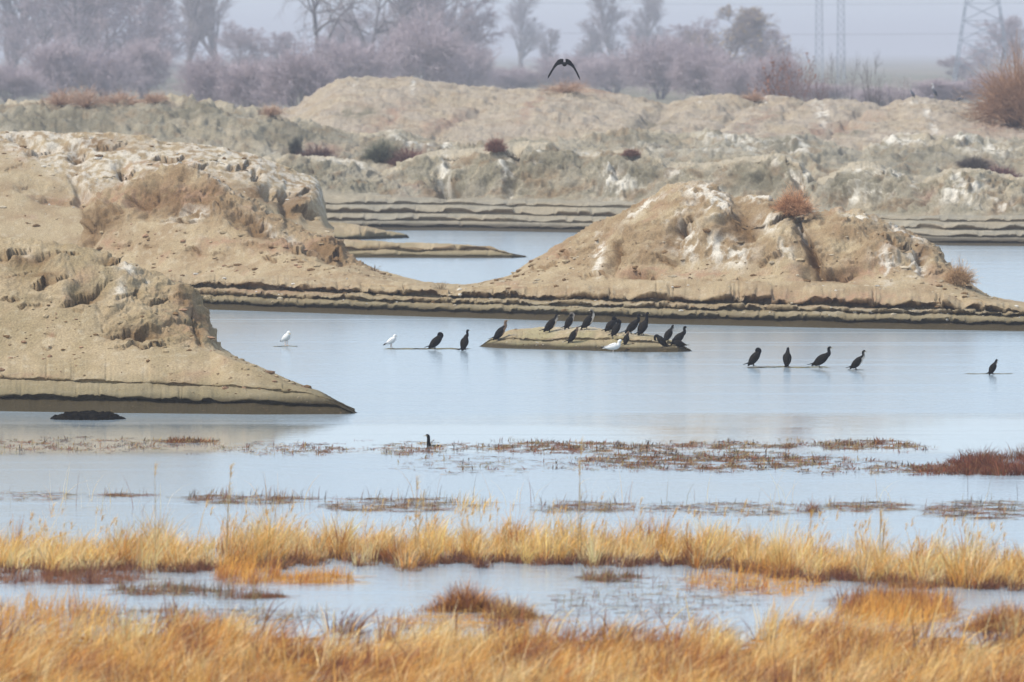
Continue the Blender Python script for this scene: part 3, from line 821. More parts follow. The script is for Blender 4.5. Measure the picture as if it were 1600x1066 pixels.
R_C = [(-190, 172), (0, 168), (250, 165), (400, 172), (455, 172), (480, 156), (505, 136), (530, 125), (560, 122), (600, 126), (640, 123), (680, 130), (720, 134), (790, 139), (860, 140), (930, 143), (985, 150), (1020, 157), (1045, 163), (1060, 158), (1080, 151), (1130, 150), (1200, 153), (1260, 156), (1300, 155),
       (1350, 158), (1400, 160), (1420, 157), (1445, 154), (1480, 158), (1510, 165), (1545, 176), (1580, 187), (1620, 192), (1740, 186)]
T_RIDGE = terrain('far_ridge', -190, 1740, 900, [
    ([(-190, 310), (1740, 310)], 0, 1, ''),
    ([(-190, 280), (1740, 280)], 10, 2, ''),
    ([(-190, 200), (440, 205), (520, 190), (700, 200), (900, 205), (1100, 205), (1300, 210), (1500, 210), (1740, 215)], 30, 40, ''),
    (R_C, 52, 44, ''),
], [(58, 0.97, 4), (75, 0.5, 4), (95, 0, 3)], seed=117, sm=5, amp=2.1, freq=0.46, n1a=0.16, shear=1.1, rough=lambda x, y, t, v: 0.55 + 0 * x,
    feats=[(1150, 175, 70, 11, -38, -0.6), (1235, 172, 40, 7, -34, -0.4), (1340, 185, 80, 10, -30, -0.6), (1010, 195, 50, 14, -30, -0.7), (720, 190, 70, 9, -35, -0.3), (590, 160, 60, 30, 0, 0.5), (850, 170, 80, 24, -10, 0.4), (1440, 180, 60, 18, 0, 0.4)],
    paint=far_paint(gr=0.3, guano=[(555, 133, 4, 14, 15, 1), (645, 137, 4, 12, 5, 1), (885, 147, 4, 8, 0, 0.9), (1094, 155, 3, 8, 0, 1.1), (1174, 160, 3, 9, 0, 1.1), (1196, 158, 3, 9, 0, 1.1), (1283, 178, 10, 22, -28, 1.0), (1448, 182, 6, 10, -25, 1), (1460, 200, 6, 18, -25, 1), (1430, 162, 30, 4, -10, 0.8), (1450, 162, 12, 8, 0, 0.6), (1545, 235, 20, 10, 0, 0.8)],
                    rust=[(690, 195, 60, 12, -25), (600, 190, 60, 14, -30), (940, 145, 60, 6), (1180, 190, 60, 8, -30), (1300, 200, 120, 12, -15), (1560, 200, 90, 14), (830, 175, 50, 8, -40)], green=[(1020, 190, 50, 12), (1330, 205, 30, 8), (560, 180, 40, 10)], base=np.array((0.33, 0.275, 0.215))), mat=M_FAR)

for T_, lab_ in ((T_BANK, 'stepped brown mud bank running under the two middle mounds'), (T_M3, 'broad eroded sand mound with a russet bush on its saddle'), (T_M2, 'sand mound left of the gap with a dark hollow near its top'),
                 (T_M2B, 'long pale topped sand ridge behind the left mounds'), (T_M1, 'nearest sand mound at the left edge ending in a pointed spit'), (T_ISLET, 'low mud islet crowded with cormorants'),
                 (T_FAR, 'terraced far shore with a broken grey bench'), (T_HUM, 'grey green hummocks behind the far bench'), (T_RIDGE, 'long tan ridge closing the view below the trees')):
    T_['obj']['label'] = lab_
    T_['obj']['category'] = 'landform'


def drop(T, px, py):
    """point of a landform that is seen at photo pixel px, py"""
    e = (T['px'] - px) ** 2 + (T['py'] - py) ** 2
    c = np.where(e < e.min() + 6)[0]
    return T['V'][c[np.argmin(T['V'][c, 1])]].copy()


# low mud bars just breaking the surface, under the wading birds
def mud_bar(x0, x1, py, seed, label, half=0.35, top=0.035):
    n, m = 60, 9
    px = np.linspace(x0, x1, n)
    d = DW(py + fbm(np.stack([px * 0.03, px * 0, px * 0 + seed], 1), 3, seed) * 1.8)
    u = np.linspace(0, 1, n)
    w = half * np.sin(np.pi * u) ** 0.8 * np.clip(0.55 + 1.5 * fbm(np.stack([px * 0.045, px * 0 + 3, px * 0], 1), 3, seed), 0.06, 1.3)
    t = np.linspace(-1, 1, m)
    Y = d[:, None] + w[:, None] * t[None]
    Z = -0.03 + (top + 0.03) * (1 - t[None] ** 2) * np.minimum(1, np.sin(np.pi * u) * 3)[:, None]
    X = (px[:, None] - 800) * d[:, None] / F + 0 * Y
    v = np.stack([X, Y, Z], 2).reshape(-1, 3)
    v[:, 2] += fbm(v * 4, 3, seed) * 0.012
    c = mix(np.tile(OLIVE * 0.8, (len(v), 1)), WET, sst(-0.2, 0.3, fbm(v * 1.5, 3, seed)))
    obj('mud_bar', mesh_from('mud_bar', v, grid_faces(n, m), c, True, M_SAND), kind='structure', label=label, category='mud bar')


mud_bar(590, 745, 545.5, 3, 'thin mud bar carrying two dark birds and a gull')
mud_bar(424, 468, 541.5, 4, 'tiny mud sliver under the single white gull', 0.2, 0.02)
mud_bar(1158, 1305, 574.5, 5, 'thin mud bar under three black cormorants in a row')
mud_bar(1322, 1352, 578.5, 6, 'tiny mud sliver under the pale breasted cormorant', 0.15, 0.02)
mud_bar(1500, 1590, 584.5, 8, 'faint mud sliver under the lone cormorant far from the others', 0.15, 0.02)

# ------------------------------------------------------------------ grass, reeds and weeds


def ribbons(pos, h, lean, width, col, r, secs=(0, 0.35, 0.7, 1.0), curl=1.8, upf=1.0):
    n = len(pos)
    a = r.random(n) * np.pi
    side = np.stack([np.cos(a), np.sin(a), np.zeros(n)], 1)
    ts = np.array(secs)
    k = len(ts)
    drop_ = np.clip(np.linalg.norm(lean, axis=1), 0, 1.6)
    up = h / np.sqrt(1 + 0.55 * drop_ ** 2) * upf
    cen = pos[:, None, :] + np.stack([lean[:, 0:1] * h[:, None] * ts ** curl, lean[:, 1:2] * h[:, None] * ts ** curl,
                                      up[:, None] * (ts - 0.28 * np.minimum(drop_, 1.3)[:, None] * ts ** 3)], 2)
    wt = width[:, None] * (1 - 0.85 * ts ** 1.6)
    L = cen - side[:, None, :] * wt[:, :, None] * 0.5
    R = cen + side[:, None, :] * wt[:, :, None] * 0.5
    v = np.stack([L, R], 2).reshape(-1, 3)
    i = (np.arange(n) * 2 * k)[:, None] + (np.arange(k - 1) * 2)[None]
    i = i.ravel()
    f = np.stack([i, i + 1, i + 3, i + 2], 1)
    return v, f, np.repeat(col, 2 * k, 0), cen[:, -1]


def clumps(T, r, cpx, cpy, hc, nb, rad, pals, lean0, fan, width=(0.008, 0.024)):
    """fans of blades out of many single tufts"""
    m = len(cpx)
    k = np.repeat(np.arange(m), nb)
    n = len(k)
    base = wpos(cpx, cpy, -0.01)[k]
    a = r.random(n) * 2 * np.pi
    q = np.sqrt(r.random(n))
    o = np.stack([np.cos(a) * q, np.sin(a) * q], 1)
    base[:, :2] += o * rad[k][:, None]
    h = hc[k] * (0.35 + 0.75 * r.random(n))
    L = lean0[k] + o * fan + r.normal(0, 0.14, (n, 2))
    c = pals[k] * (0.5 + 0.75 * r.random((n, 1))) * (1 + r.normal(0, 0.05, (n, 3)))
    v, f, cc, tip = ribbons(base, h, L, width[0] + (width[1] - width[0]) * r.random(n), c, r)
    T.add(v, f, cc)
    return tip


class Tuft:
    def __init__(self):
        self.v, self.f, self.c, self.n = [], [], [], 0

    def add(self, v, f, c):
        self.v.append(v)
        self.f.append(f + self.n)
        self.c.append(c)
        self.n += len(v)

    def mesh(self, name, mat):
        return mesh_from(name, np.concatenate(self.v), np.concatenate(self.f), np.concatenate(self.c), False, mat)


STRAW = np.array([(0.88, 0.58, 0.21), (0.82, 0.48, 0.14), (0.90, 0.68, 0.34), (0.70, 0.36, 0.09), (0.80, 0.60, 0.32)])
AMBER = np.array([(0.76, 0.37, 0.075), (0.62, 0.25, 0.05), (0.82, 0.46, 0.12), (0.40, 0.14, 0.04)])
RUSTY = np.array([(0.30, 0.12, 0.055), (0.22, 0.08, 0.045), (0.36, 0.17, 0.07), (0.16, 0.06, 0.04)])
DEBRIS = np.array([(0.22, 0.085, 0.04), (0.32, 0.16, 0.07), (0.08, 0.05, 0.03), (0.30, 0.22, 0.09), (0.26, 0.08, 0.045), (0.46, 0.31, 0.15), (0.12, 0.065, 0.04)])


def wpos(px, py, z=0.0):
    d = DW(py, z)
    return np.stack([(px - 800) * d / F, d, np.full(len(px), z) if np.isscalar(z) else z], 1)


def clump_sel(px, py, sx, sy, seed, thr, r):
    n = fbm(np.stack([px * sx, py * sy, px * 0], 1), 3, seed)
    return n + (r.random(len(px)) - 0.5) * 0.35 > thr


def patch(T, r, x0, x1, y0, y1, n, h0, h1, pal, wmm=(8, 16), lean=0.5, seed=1, thr=-0.1, lying=0.0, lx=0.15, topfn=None):
    n = int(n * (6.0 if lying >= 0.4 else 2.6))
    px = x0 + (x1 - x0) * r.random(n)
    py = y0 + (y1 - y0) * r.random(n)
    rr_ = (2 * (px - x0) / (x1 - x0) - 1) ** 2 + (2 * (py - y0) / (y1 - y0) - 1) ** 2 + 0.7 * fbm(np.stack([px * 0.02, py * 0.06, px * 0 + seed], 1), 3, seed + 3)
    ee = 1 - sst(0.35, 1.15, rr_)
    s = clump_sel(px, py, 0.045, 0.22, seed, thr + 0.08, r) & (r.random(n) < ee)
    px, py = px[s], py[s]
    n = len(px)
    h = h0 + (h1 - h0) * r.random(n) ** 1.5
    ang = r.random(n) * 2 * np.pi
    ln = np.abs(r.normal(0, lean, n))
    ly = r.random(n) < lying
    ln = np.where(ly, 1.6 + r.random(n), ln)
    L = np.stack([np.cos(ang) * ln + lx, np.sin(ang) * ln * 0.6], 1)
    cn = fbm(np.stack([px * 0.02, py * 0.06, px * 0 + seed], 1), 3, seed + 5)
    ci = np.clip(((cn * 1.6 + 0.5) * len(pal) + r.normal(0, 1.0, n)).astype(int), 0, len(pal) - 1)
    c = pal[ci] * (0.75 + 0.5 * r.random((n, 1)))
    v, f, cc, tip = ribbons(wpos(px, py, -0.01), h, L, (wmm[0] + (wmm[1] - wmm[0]) * r.random(n)) / 1000, c, r, upf=np.where(ly, 0.10 + 0.15 * r.random(n), 1.0))
    v[:, 2] = np.maximum(v[:, 2], 0.004 + 0.01 * r.random(len(v)))
    T.add(v, f, cc)
    return tip


rg = np.random.default_rng(3)
# foreground bed: dense bleached grass, all blown to the right
FG = Tuft()
NF = 46000
px = -80 + 1760 * rg.random(NF)
py = 975 + 205 * rg.random(NF)
topl = cv([(-80, 985), (0, 985), (60, 1000), (150, 1000), (300, 985), (420, 1012), (520, 1015), (640, 990), (760, 1015), (900, 1020), (1050, 1015), (1150, 1000), (1230, 985), (1300, 975), (1420, 1000), (1500, 1010), (1600, 990), (1700, 985)], px)
dn = fbm(np.stack([px * 0.009, py * 0.03, px * 0], 1), 3, 31)
gap = np.maximum(blob(px, py, 80, 990, 150, 16), np.maximum(blob(px, py, 1510, 1030, 120, 26), blob(px, py, 640, 985, 70, 10)))
keep = (py > topl + dn * 22) & (rg.random(NF) < (0.35 + 0.65 * sst(0, 40, py - topl)) * (1 - 0.93 * gap) * sst(-0.22, 0.12, dn + 0.08))
px, py = px[keep], py[keep]
n = len(px)
hn = fbm(np.stack([px * 0.012, py * 0.03, px * 0 + 4], 1), 3, 8)
h = (0.35 + 0.45 * rg.random(n)) * (1 + 0.7 * hn)
cn = fbm(np.stack([px * 0.008, py * 0.022, px * 0 + 9], 1), 4, 12)
rust = (cn + rg.normal(0, 0.13, n) > 0.24)
am = (cn + rg.normal(0, 0.18, n) > 0.02)
c = np.where(rust[:, None], RUSTY[rg.integers(0, 3, n)] * 1.25, np.where(am[:, None], AMBER[rg.integers(0, 4, n)], STRAW[rg.integers(0, 5, n)])) * (0.75 + 0.45 * rg.random((n, 1)))
wind = fbm(np.stack([px * 0.006, py * 0.02, px * 0 + 2], 1), 2, 19)
L = np.stack([0.55 + 0.8 * wind + rg.normal(0, 0.35, n), rg.normal(0, 0.35, n)], 1)
v, f, cc, tip = ribbons(wpos(px, py, -0.01), h, L, 0.008 + 0.016 * rg.random(n), c, rg)
FG.add(v, f, cc)
# flattened litter under it
m = 26000
px = -80 + 1760 * rg.random(m)
py = 985 + 195 * rg.random(m)
dn3 = fbm(np.stack([px * 0.009, py * 0.03, px * 0], 1), 3, 31)
k = rg.random(m) < sst(-0.25, 0.05, dn3 + 0.08) * (1 - blob(px, py, 80, 990, 150, 16)) * (1 - blob(px, py, 1510, 1030, 120, 26)) * sst(-10, 30, py - np.interp(px, [-80, 600, 1200, 1700], [1000, 1005, 1005, 1000]))
px, py = px[k], py[k]
m = len(px)
an = rg.random(m) * 2 * np.pi
v, f, cc, tip = ribbons(wpos(px, py, 0.02), 0.25 + 0.4 * rg.random(m), np.stack([np.cos(an), np.sin(an)], 1) * 1.4, 0.010 + 0.012 * rg.random(m), AMBER[rg.integers(0, 4, m)] * (0.5 + 0.5 * rg.random((m, 1))), rg)
v[:, 2] = 0.01 + 0.10 * rg.random(len(v))
FG.add(v, f, cc)
n = 1500
px = -60 + 1720 * rg.random(n)
py = 990 + 170 * rg.random(n)
L = np.stack([rg.normal(0.45, 0.6, n), rg.normal(0, 0.4, n)], 1)
v, f, cc, tip = ribbons(wpos(px, py, -0.01), 0.45 + 0.55 * rg.random(n), L, 0.018 + 0.022 * rg.random(n), np.where(rg.random((n, 1)) < 0.55, STRAW[rg.integers(0, 5, n)] * 1.08, RUSTY[rg.integers(0, 4, n)]), rg, curl=1.5)
FG.add(v, f, cc)
m = 2100
cpx = -60 + 1720 * rg.random(m)
cpy = 985 + 185 * rg.random(m)
tl = cv([(-80, 990), (150, 1005), (300, 990), (420, 1015), (520, 1018), (640, 995), (760, 1018), (1050, 1018), (1230, 990), (1300, 978), (1420, 1002), (1500, 1015), (1600, 992), (1700, 985)], cpx)
dn2 = fbm(np.stack([cpx * 0.009, cpy * 0.03, cpx * 0], 1), 3, 31)
k = (cpy > tl - 8) & (dn2 + rg.normal(0, 0.10, m) > -0.10) & (rg.random(m) > np.maximum(blob(cpx, cpy, 80, 990, 150, 16), blob(cpx, cpy, 1510, 1030, 120, 26)))
cpx, cpy = cpx[k], cpy[k]
m = len(cpx)
cn = fbm(np.stack([cpx * 0.008, cpy * 0.022, cpx * 0 + 9], 1), 4, 12) + rg.normal(0, 0.12, m)
pc = np.where((cn > 0.13)[:, None], RUSTY[rg.integers(0, 4, m)] * 1.3, np.where((cn > -0.02)[:, None], AMBER[rg.integers(0, 4, m)], STRAW[rg.integers(0, 5, m)] * 1.05))
wl = fbm(np.stack([cpx * 0.006, cpy * 0.02, cpx * 0 + 2], 1), 2, 19)
clumps(FG, rg, cpx, cpy, 0.35 + 0.5 * rg.random(m), 34, 0.10 + 0.15 * rg.random(m), pc, np.stack([0.45 + 0.9 * wl + rg.normal(0, 0.3, m), rg.normal(0, 0.25, m)], 1), 0.35)
n = 9000
px = -60 + 1720 * rg.random(n)
py = 990 + 170 * rg.random(n)
k = fbm(np.stack([px * 0.009, py * 0.03, px * 0], 1), 3, 31) + rg.normal(0, 0.1, n) > -0.12
px, py = px[k], py[k]
n = len(px)
q = wpos(px, py, 0.0)
q[:, 2] = 0.15 + 0.3 * rg.random(n)
an = rg.normal(0.2, 0.7, n)
v, f, cc, tip = ribbons(q, 0.25 + 0.4 * rg.random(n), np.stack([np.cos(an), np.sin(an)], 1) * 1.3, 0.010 + 0.014 * rg.random(n), np.vstack([STRAW, AMBER, RUSTY])[rg.integers(0, 13, n)] * (0.6 + 0.5 * rg.random((n, 1))), rg, upf=0.1 + 0.5 * rg.random(n))
FG.add(v, f, cc)
m = 700
cpx = -60 + 1720 * rg.random(m)
cpy = 985 + 170 * rg.random(m)
k = fbm(np.stack([cpx * 0.012, cpy * 0.035, cpx * 0 + 30], 1), 3, 83) + rg.normal(0, 0.08, m) > 0.12
cpx, cpy = cpx[k], cpy[k]
m = len(cpx)
clumps(FG, rg, cpx, cpy, 0.35 + 0.35 * rg.random(m), 40, 0.12 + 0.2 * rg.random(m), RUSTY[rg.integers(0, 4, m)] * 1.1, np.stack([rg.normal(0.3, 0.35, m), rg.normal(0, 0.3, m)], 1), 0.6)
obj('dry_grass', FG.mesh('dry_grass', M_GRASS), kind='stuff', label='dense bleached orange grass filling the lower edge of the picture', category='grass')

# the middle belt of reedy grass
MB = Tuft()
NB = 9000
px = -80 + 1760 * rg.random(NB)
base = cv([(-80, 895), (0, 893), (120, 900), (240, 902), (330, 892), (480, 884), (560, 886), (700, 887), (860, 888), (1000, 886), (1100, 890), (1180, 900), (1260, 910), (1400, 918), (1500, 922), (1600, 924), (1700, 926)], px)
base = base + fbm(np.stack([px * 0.018, px * 0, px * 0 + 1], 1), 4, 91) * 22 - 3
py = base - 34 * rg.random(NB) ** 0.8
hn = fbm(np.stack([px * 0.012, py * 0.03, px * 0 + 7], 1), 3, 44)
k = rg.random(NB) < sst(-0.55, 0.0, hn + 0.15)
px, py, hn = px[k], py[k], hn[k]
n = len(px)
h = (0.28 + 0.45 * rg.random(n)) * (1 + 0.7 * hn)
cn = fbm(np.stack([px * 0.01, py * 0.03, px * 0 + 9], 1), 4, 15)
low = rg.random(n) < 0.22
am = cn + rg.normal(0, 0.2, n) > 0.12
c = np.where(am[:, None], AMBER[rg.integers(0, 4, n)], STRAW[rg.integers(0, 5, n)]) * (0.8 + 0.4 * rg.random((n, 1)))
c = np.where(low[:, None], RUSTY[rg.integers(0, 4, n)] * (0.7 + 0.6 * rg.random((n, 1))), c)
h = np.where(low, 0.12 + 0.25 * rg.random(n), h)
L = np.stack([0.25 + rg.normal(0, 0.38, n), rg.normal(0, 0.3, n)], 1)
v, f, cc, tip = ribbons(wpos(px, py, -0.01), h, L, 0.006 + 0.008 * rg.random(n), c, rg)
MB.add(v, f, cc)
m = 760
cpx = -60 + 1720 * rg.random(m)
cpy = cv([(-80, 893), (120, 898), (240, 898), (330, 890), (480, 882), (700, 885), (1000, 884), (1100, 888), (1180, 898), (1260, 907), (1400, 915), (1600, 921), (1700, 923)], cpx) + fbm(np.stack([cpx * 0.018, cpx * 0, cpx * 0 + 1], 1), 4, 91) * 22 - 3 - 34 * rg.random(m)
hn = fbm(np.stack([cpx * 0.011, cpx * 0, cpx * 0 + 7], 1), 3, 44)
cn = fbm(np.stack([cpx * 0.012, cpy * 0.03, cpx * 0 + 9], 1), 3, 15) + rg.normal(0, 0.15, m)
pc = np.where((cn > 0.2)[:, None], AMBER[rg.integers(0, 4, m)] * 0.9, np.where((cn > 0.0)[:, None], STRAW[rg.integers(0, 5, m)] * 0.85, STRAW[rg.integers(0, 5, m)] * 1.1))
clumps(MB, rg, cpx, cpy, np.clip((0.32 + 0.62 * rg.random(m) ** 1.4) * (1 + 1.3 * hn), 0.15, 1.2), 30, 0.06 + 0.16 * rg.random(m), pc, np.stack([rg.normal(0.18, 0.28, m), rg.normal(0, 0.2, m)], 1), 0.5)
m = 620
cpx = -60 + 1720 * rg.random(m)
cpy = cv([(-80, 897), (120, 903), (240, 903), (330, 895), (480, 887), (700, 889), (1000, 888), (1100, 893), (1260, 912), (1400, 920), (1700, 928)], cpx) + fbm(np.stack([cpx * 0.018, cpx * 0, cpx * 0 + 1], 1), 4, 91) * 22 - 3 - 12 * rg.random(m)
clumps(MB, rg, cpx, cpy, 0.14 + 0.22 * rg.random(m), 26, 0.10 + 0.2 * rg.random(m), RUSTY[rg.integers(0, 4, m)] * 0.9, np.stack([rg.normal(0, 0.4, m), rg.normal(0, 0.3, m)], 1), 0.8)
# taller wisps with feathery heads
n = 750
px = -60 + 1720 * rg.random(n)
k = clump_sel(px, px * 0 + 3, 0.02, 0.1, 61, 0.06, rg)
px = px[k]
n = len(px)
py = cv([(-80, 880), (600, 872), (1000, 872), (1200, 885), (1700, 905)], px) - 14 * rg.random(n)
h = 0.5 + 0.75 * rg.random(n) ** 1.6
L = np.stack([0.15 + rg.normal(0, 0.28, n), rg.normal(0, 0.2, n)], 1)
v, f, cc, tip = ribbons(wpos(px, py, -0.01), h, L, 0.013 + 0.008 * rg.random(n), STRAW[rg.integers(0, 5, n)] * 0.95, rg, curl=1.4)
MB.add(v, f, cc)
q = np.repeat(tip, 9, 0) - np.array((0.02, 0, 0.14)) * rg.random((9 * n, 1))
v, f, cc, _ = ribbons(q, 0.06 + 0.12 * rg.random(9 * n), np.stack([0.5 + rg.normal(0, 0.4, 9 * n), rg.normal(0, 0.3, 9 * n)], 1), 0.010 + 0.014 * rg.random(9 * n), (STRAW * 0.9)[rg.integers(0, 5, 9 * n)], rg)
MB.add(v, f, cc)
obj('reed_grass', MB.mesh('reed_grass', M_GRASS), kind='stuff', label='straw coloured belt of reed grass standing in shallow water', category='grass')

# loose weeds between the two beds
WD = Tuft()
for (a, b, y0, y1, n, h0, h1, pal, ly) in [
        (-60, 250, 898, 916, 2600, 0.08, 0.35, RUSTY, 0.3), (170, 345, 915, 934, 700, 0.06, 0.3, DEBRIS, 0.4), (325, 440, 884, 918, 1400, 0.1, 0.55, AMBER, 0.2), (410, 570, 898, 916, 1500, 0.08, 0.35, AMBER, 0.3),
        (370, 445, 930, 937, 260, 0.05, 0.2, DEBRIS, 0.6), (300, 420, 925, 940, 300, 0.1, 0.5, DEBRIS, 0.2), (900, 1010, 898, 912, 500, 0.06, 0.3, DEBRIS, 0.4), (1060, 1300, 890, 935, 900, 0.08, 0.4, AMBER, 0.4),
        (1290, 1490, 925, 968, 3000, 0.08, 0.42, RUSTY, 0.3), (1300, 1500, 940, 985, 2600, 0.2, 0.7, AMBER, 0.2), (0, 560, 950, 985, 900, 0.05, 0.3, DEBRIS, 0.5), (560, 900, 960, 985, 500, 0.05, 0.3, AMBER, 0.5),
        (850, 1200, 905, 975, 500, 0.05, 0.3, DEBRIS, 0.6), (-60, 200, 940, 1000, 1600, 0.15, 0.6, AMBER, 0.2)]:
    patch(WD, rg, a, b, y0, y1, n, h0, h1, pal, seed=int(a + 2000), lying=ly)
obj('marsh_weeds', WD.mesh('marsh_weeds', M_GRASS), kind='stuff', label='rusty tufts and litter in the water between the two grass belts', category='weeds')

FW = Tuft()
for (a, b, y0, y1, n, h0, h1, pal, ly, th) in [
        (-60, 330, 682, 708, 900, 0.04, 0.16, DEBRIS, 0.85, 0.02), (240, 336, 688, 693, 420, 0.04, 0.18, DEBRIS, 0.75, -0.3), (330, 570, 690, 714, 420, 0.04, 0.16, DEBRIS, 0.85, 0.0), (560, 770, 690, 714, 620, 0.04, 0.16, DEBRIS, 0.85, 0.0),
        (740, 1070, 690, 712, 2100, 0.04, 0.16, DEBRIS, 0.85, 0.0), (890, 1300, 704, 738, 4600, 0.04, 0.17, DEBRIS, 0.8, 0.0), (1050, 1260, 690, 704, 900, 0.04, 0.16, DEBRIS, 0.85, 0.0), (1250, 1450, 688, 704, 1100, 0.04, 0.17, DEBRIS, 0.8, 0.0),
        (1200, 1420, 715, 745, 1000, 0.04, 0.17, DEBRIS, 0.85, 0.04), (1370, 1640, 725, 744, 1500, 0.04, 0.16, DEBRIS, 0.8, -0.05), (600, 900, 712, 745, 420, 0.06, 0.2, DEBRIS, 0.9, 0.08)]:
    patch(FW, rg, a, b, y0, y1, n, h0, h1, pal, (18, 46), seed=int(a + 3000), lying=ly, thr=th)
# matted little heaps inside the weed beds
m = 4200
cpx = -40 + 1680 * rg.random(m)
cpy = 688 + 52 * rg.random(m)
nz = fbm(np.stack([cpx * 0.010, cpy * 0.10, cpx * 0 + 5], 1), 3, 77)
inb = np.maximum(np.maximum(blob(cpx, cpy, 1080, 722, 230, 15, fall=1), blob(cpx, cpy, 900, 700, 200, 9, fall=1)), np.maximum(blob(cpx, cpy, 1340, 696, 110, 8, fall=1), np.maximum(blob(cpx, cpy, 290, 691, 50, 4, fall=1), np.maximum(0.6 * blob(cpx, cpy, 560, 702, 260, 10, fall=1), np.maximum(0.5 * blob(cpx, cpy, 150, 700, 260, 9, fall=1), 0.7 * blob(cpx, cpy, 1450, 735, 200, 8, fall=1))))))
k = rg.random(m) < inb * sst(-0.15, 0.2, nz)
cpx, cpy = cpx[k], cpy[k]
m = len(cpx)
clumps(FW, rg, cpx, cpy, 0.06 + 0.15 * rg.random(m) ** 1.8, 14, 0.10 + 0.22 * rg.random(m), DEBRIS[rg.integers(0, 6, m)], rg.normal(0, 0.7, (m, 2)), 1.3)
obj('floating_weeds', FW.mesh('floating_weeds', M_GRASS), kind='stuff', label='brown mats of dead water weed floating beyond the grass', category='weeds')

FN = Tuft()
for (a, b, y0, y1, n, h0, h1, pal, ly) in [
        (-60, 165, 768, 786, 160, 0.05, 0.3, DEBRIS, 0.88), (158, 236, 771, 778, 260, 0.05, 0.25, DEBRIS, 0.85), (265, 500, 774, 790, 900, 0.05, 0.38, DEBRIS, 0.7), (478, 770, 778, 802, 1100, 0.05, 0.4, DEBRIS, 0.8),
        (700, 770, 786, 802, 160, 0.2, 0.5, STRAW, 0.1), (820, 1000, 784, 804, 620, 0.05, 0.35, DEBRIS, 0.8), (990, 1300, 784, 808, 800, 0.05, 0.25, DEBRIS, 0.88), (1280, 1430, 784, 802, 520, 0.05, 0.35, DEBRIS, 0.85), (1430, 1640, 782, 814, 1100, 0.05, 0.3, DEBRIS, 0.85)]:
    patch(FN, rg, a, b, y0, y1, n, h0, h1, pal, (8, 18), seed=int(a + 4000), lying=ly, thr=-0.02)
# thin leafless stems poking out
n = 240
px = -40 + 1680 * rg.random(n)
k = clump_sel(px, px * 0, 0.012, 0.1, 71, 0.0, rg)
px = px[k]
n = len(px)
v, f, cc, tip = ribbons(wpos(px, 778 + 26 * rg.random(n), -0.01), 0.3 + 0.8 * rg.random(n) ** 1.5, np.stack([rg.normal(0.1, 0.4, n), rg.normal(0, 0.3, n)], 1), 0.006 + 0.006 * rg.random(n), np.where(rg.random((n, 1)) < 0.6, STRAW[rg.integers(0, 5, n)], DEBRIS[rg.integers(0, 7, n)]), rg)
FN.add(v, f, cc)
obj('sparse_weeds', FN.mesh('sparse_weeds', M_GRASS), kind='stuff', label='thin line of sparse weeds poking through calm water', category='weeds')

# ------------------------------------------------------------------ woody plants


def tubes(segs, sides=3):
    """segs: rows of x0 y0 z0 x1 y1 z1 r0 r1"""
    s = np.array(segs, float)
    p0, p1, r0, r1 = s[:, 0:3], s[:, 3:6], s[:, 6], s[:, 7]
    t = p1 - p0
    t /= np.linalg.norm(t, axis=1, keepdims=True) + 1e-9
    ref = np.where(np.abs(t[:, 2:3]) > 0.9, np.array((1.0, 0, 0)), np.array((0, 0, 1.0)))
    a = np.cross(t, ref)
    a /= np.linalg.norm(a, axis=1, keepdims=True) + 1e-9
    b = np.cross(t, a)
    an = np.arange(sides) * 2 * np.pi / sides
    ring = np.cos(an)[None, :, None] * a[:, None] + np.sin(an)[None, :, None] * b[:, None]
    v = np.concatenate([p0[:, None] + ring * r0[:, None, None], p1[:, None] + ring * r1[:, None, None]], 1).reshape(-1, 3)
    n = len(s)
    i = np.arange(sides)
    q = np.stack([i, (i + 1) % sides, (i + 1) % sides + sides, i + sides], 1)
    f = (q[None] + (np.arange(n) * 2 * sides)[:, None, None]).reshape(-1, 4)
    return v, f


def norm3(v):
    l = math.sqrt(v[0] * v[0] + v[1] * v[1] + v[2] * v[2]) + 1e-9
    return (v[0] / l, v[1] / l, v[2] / l)


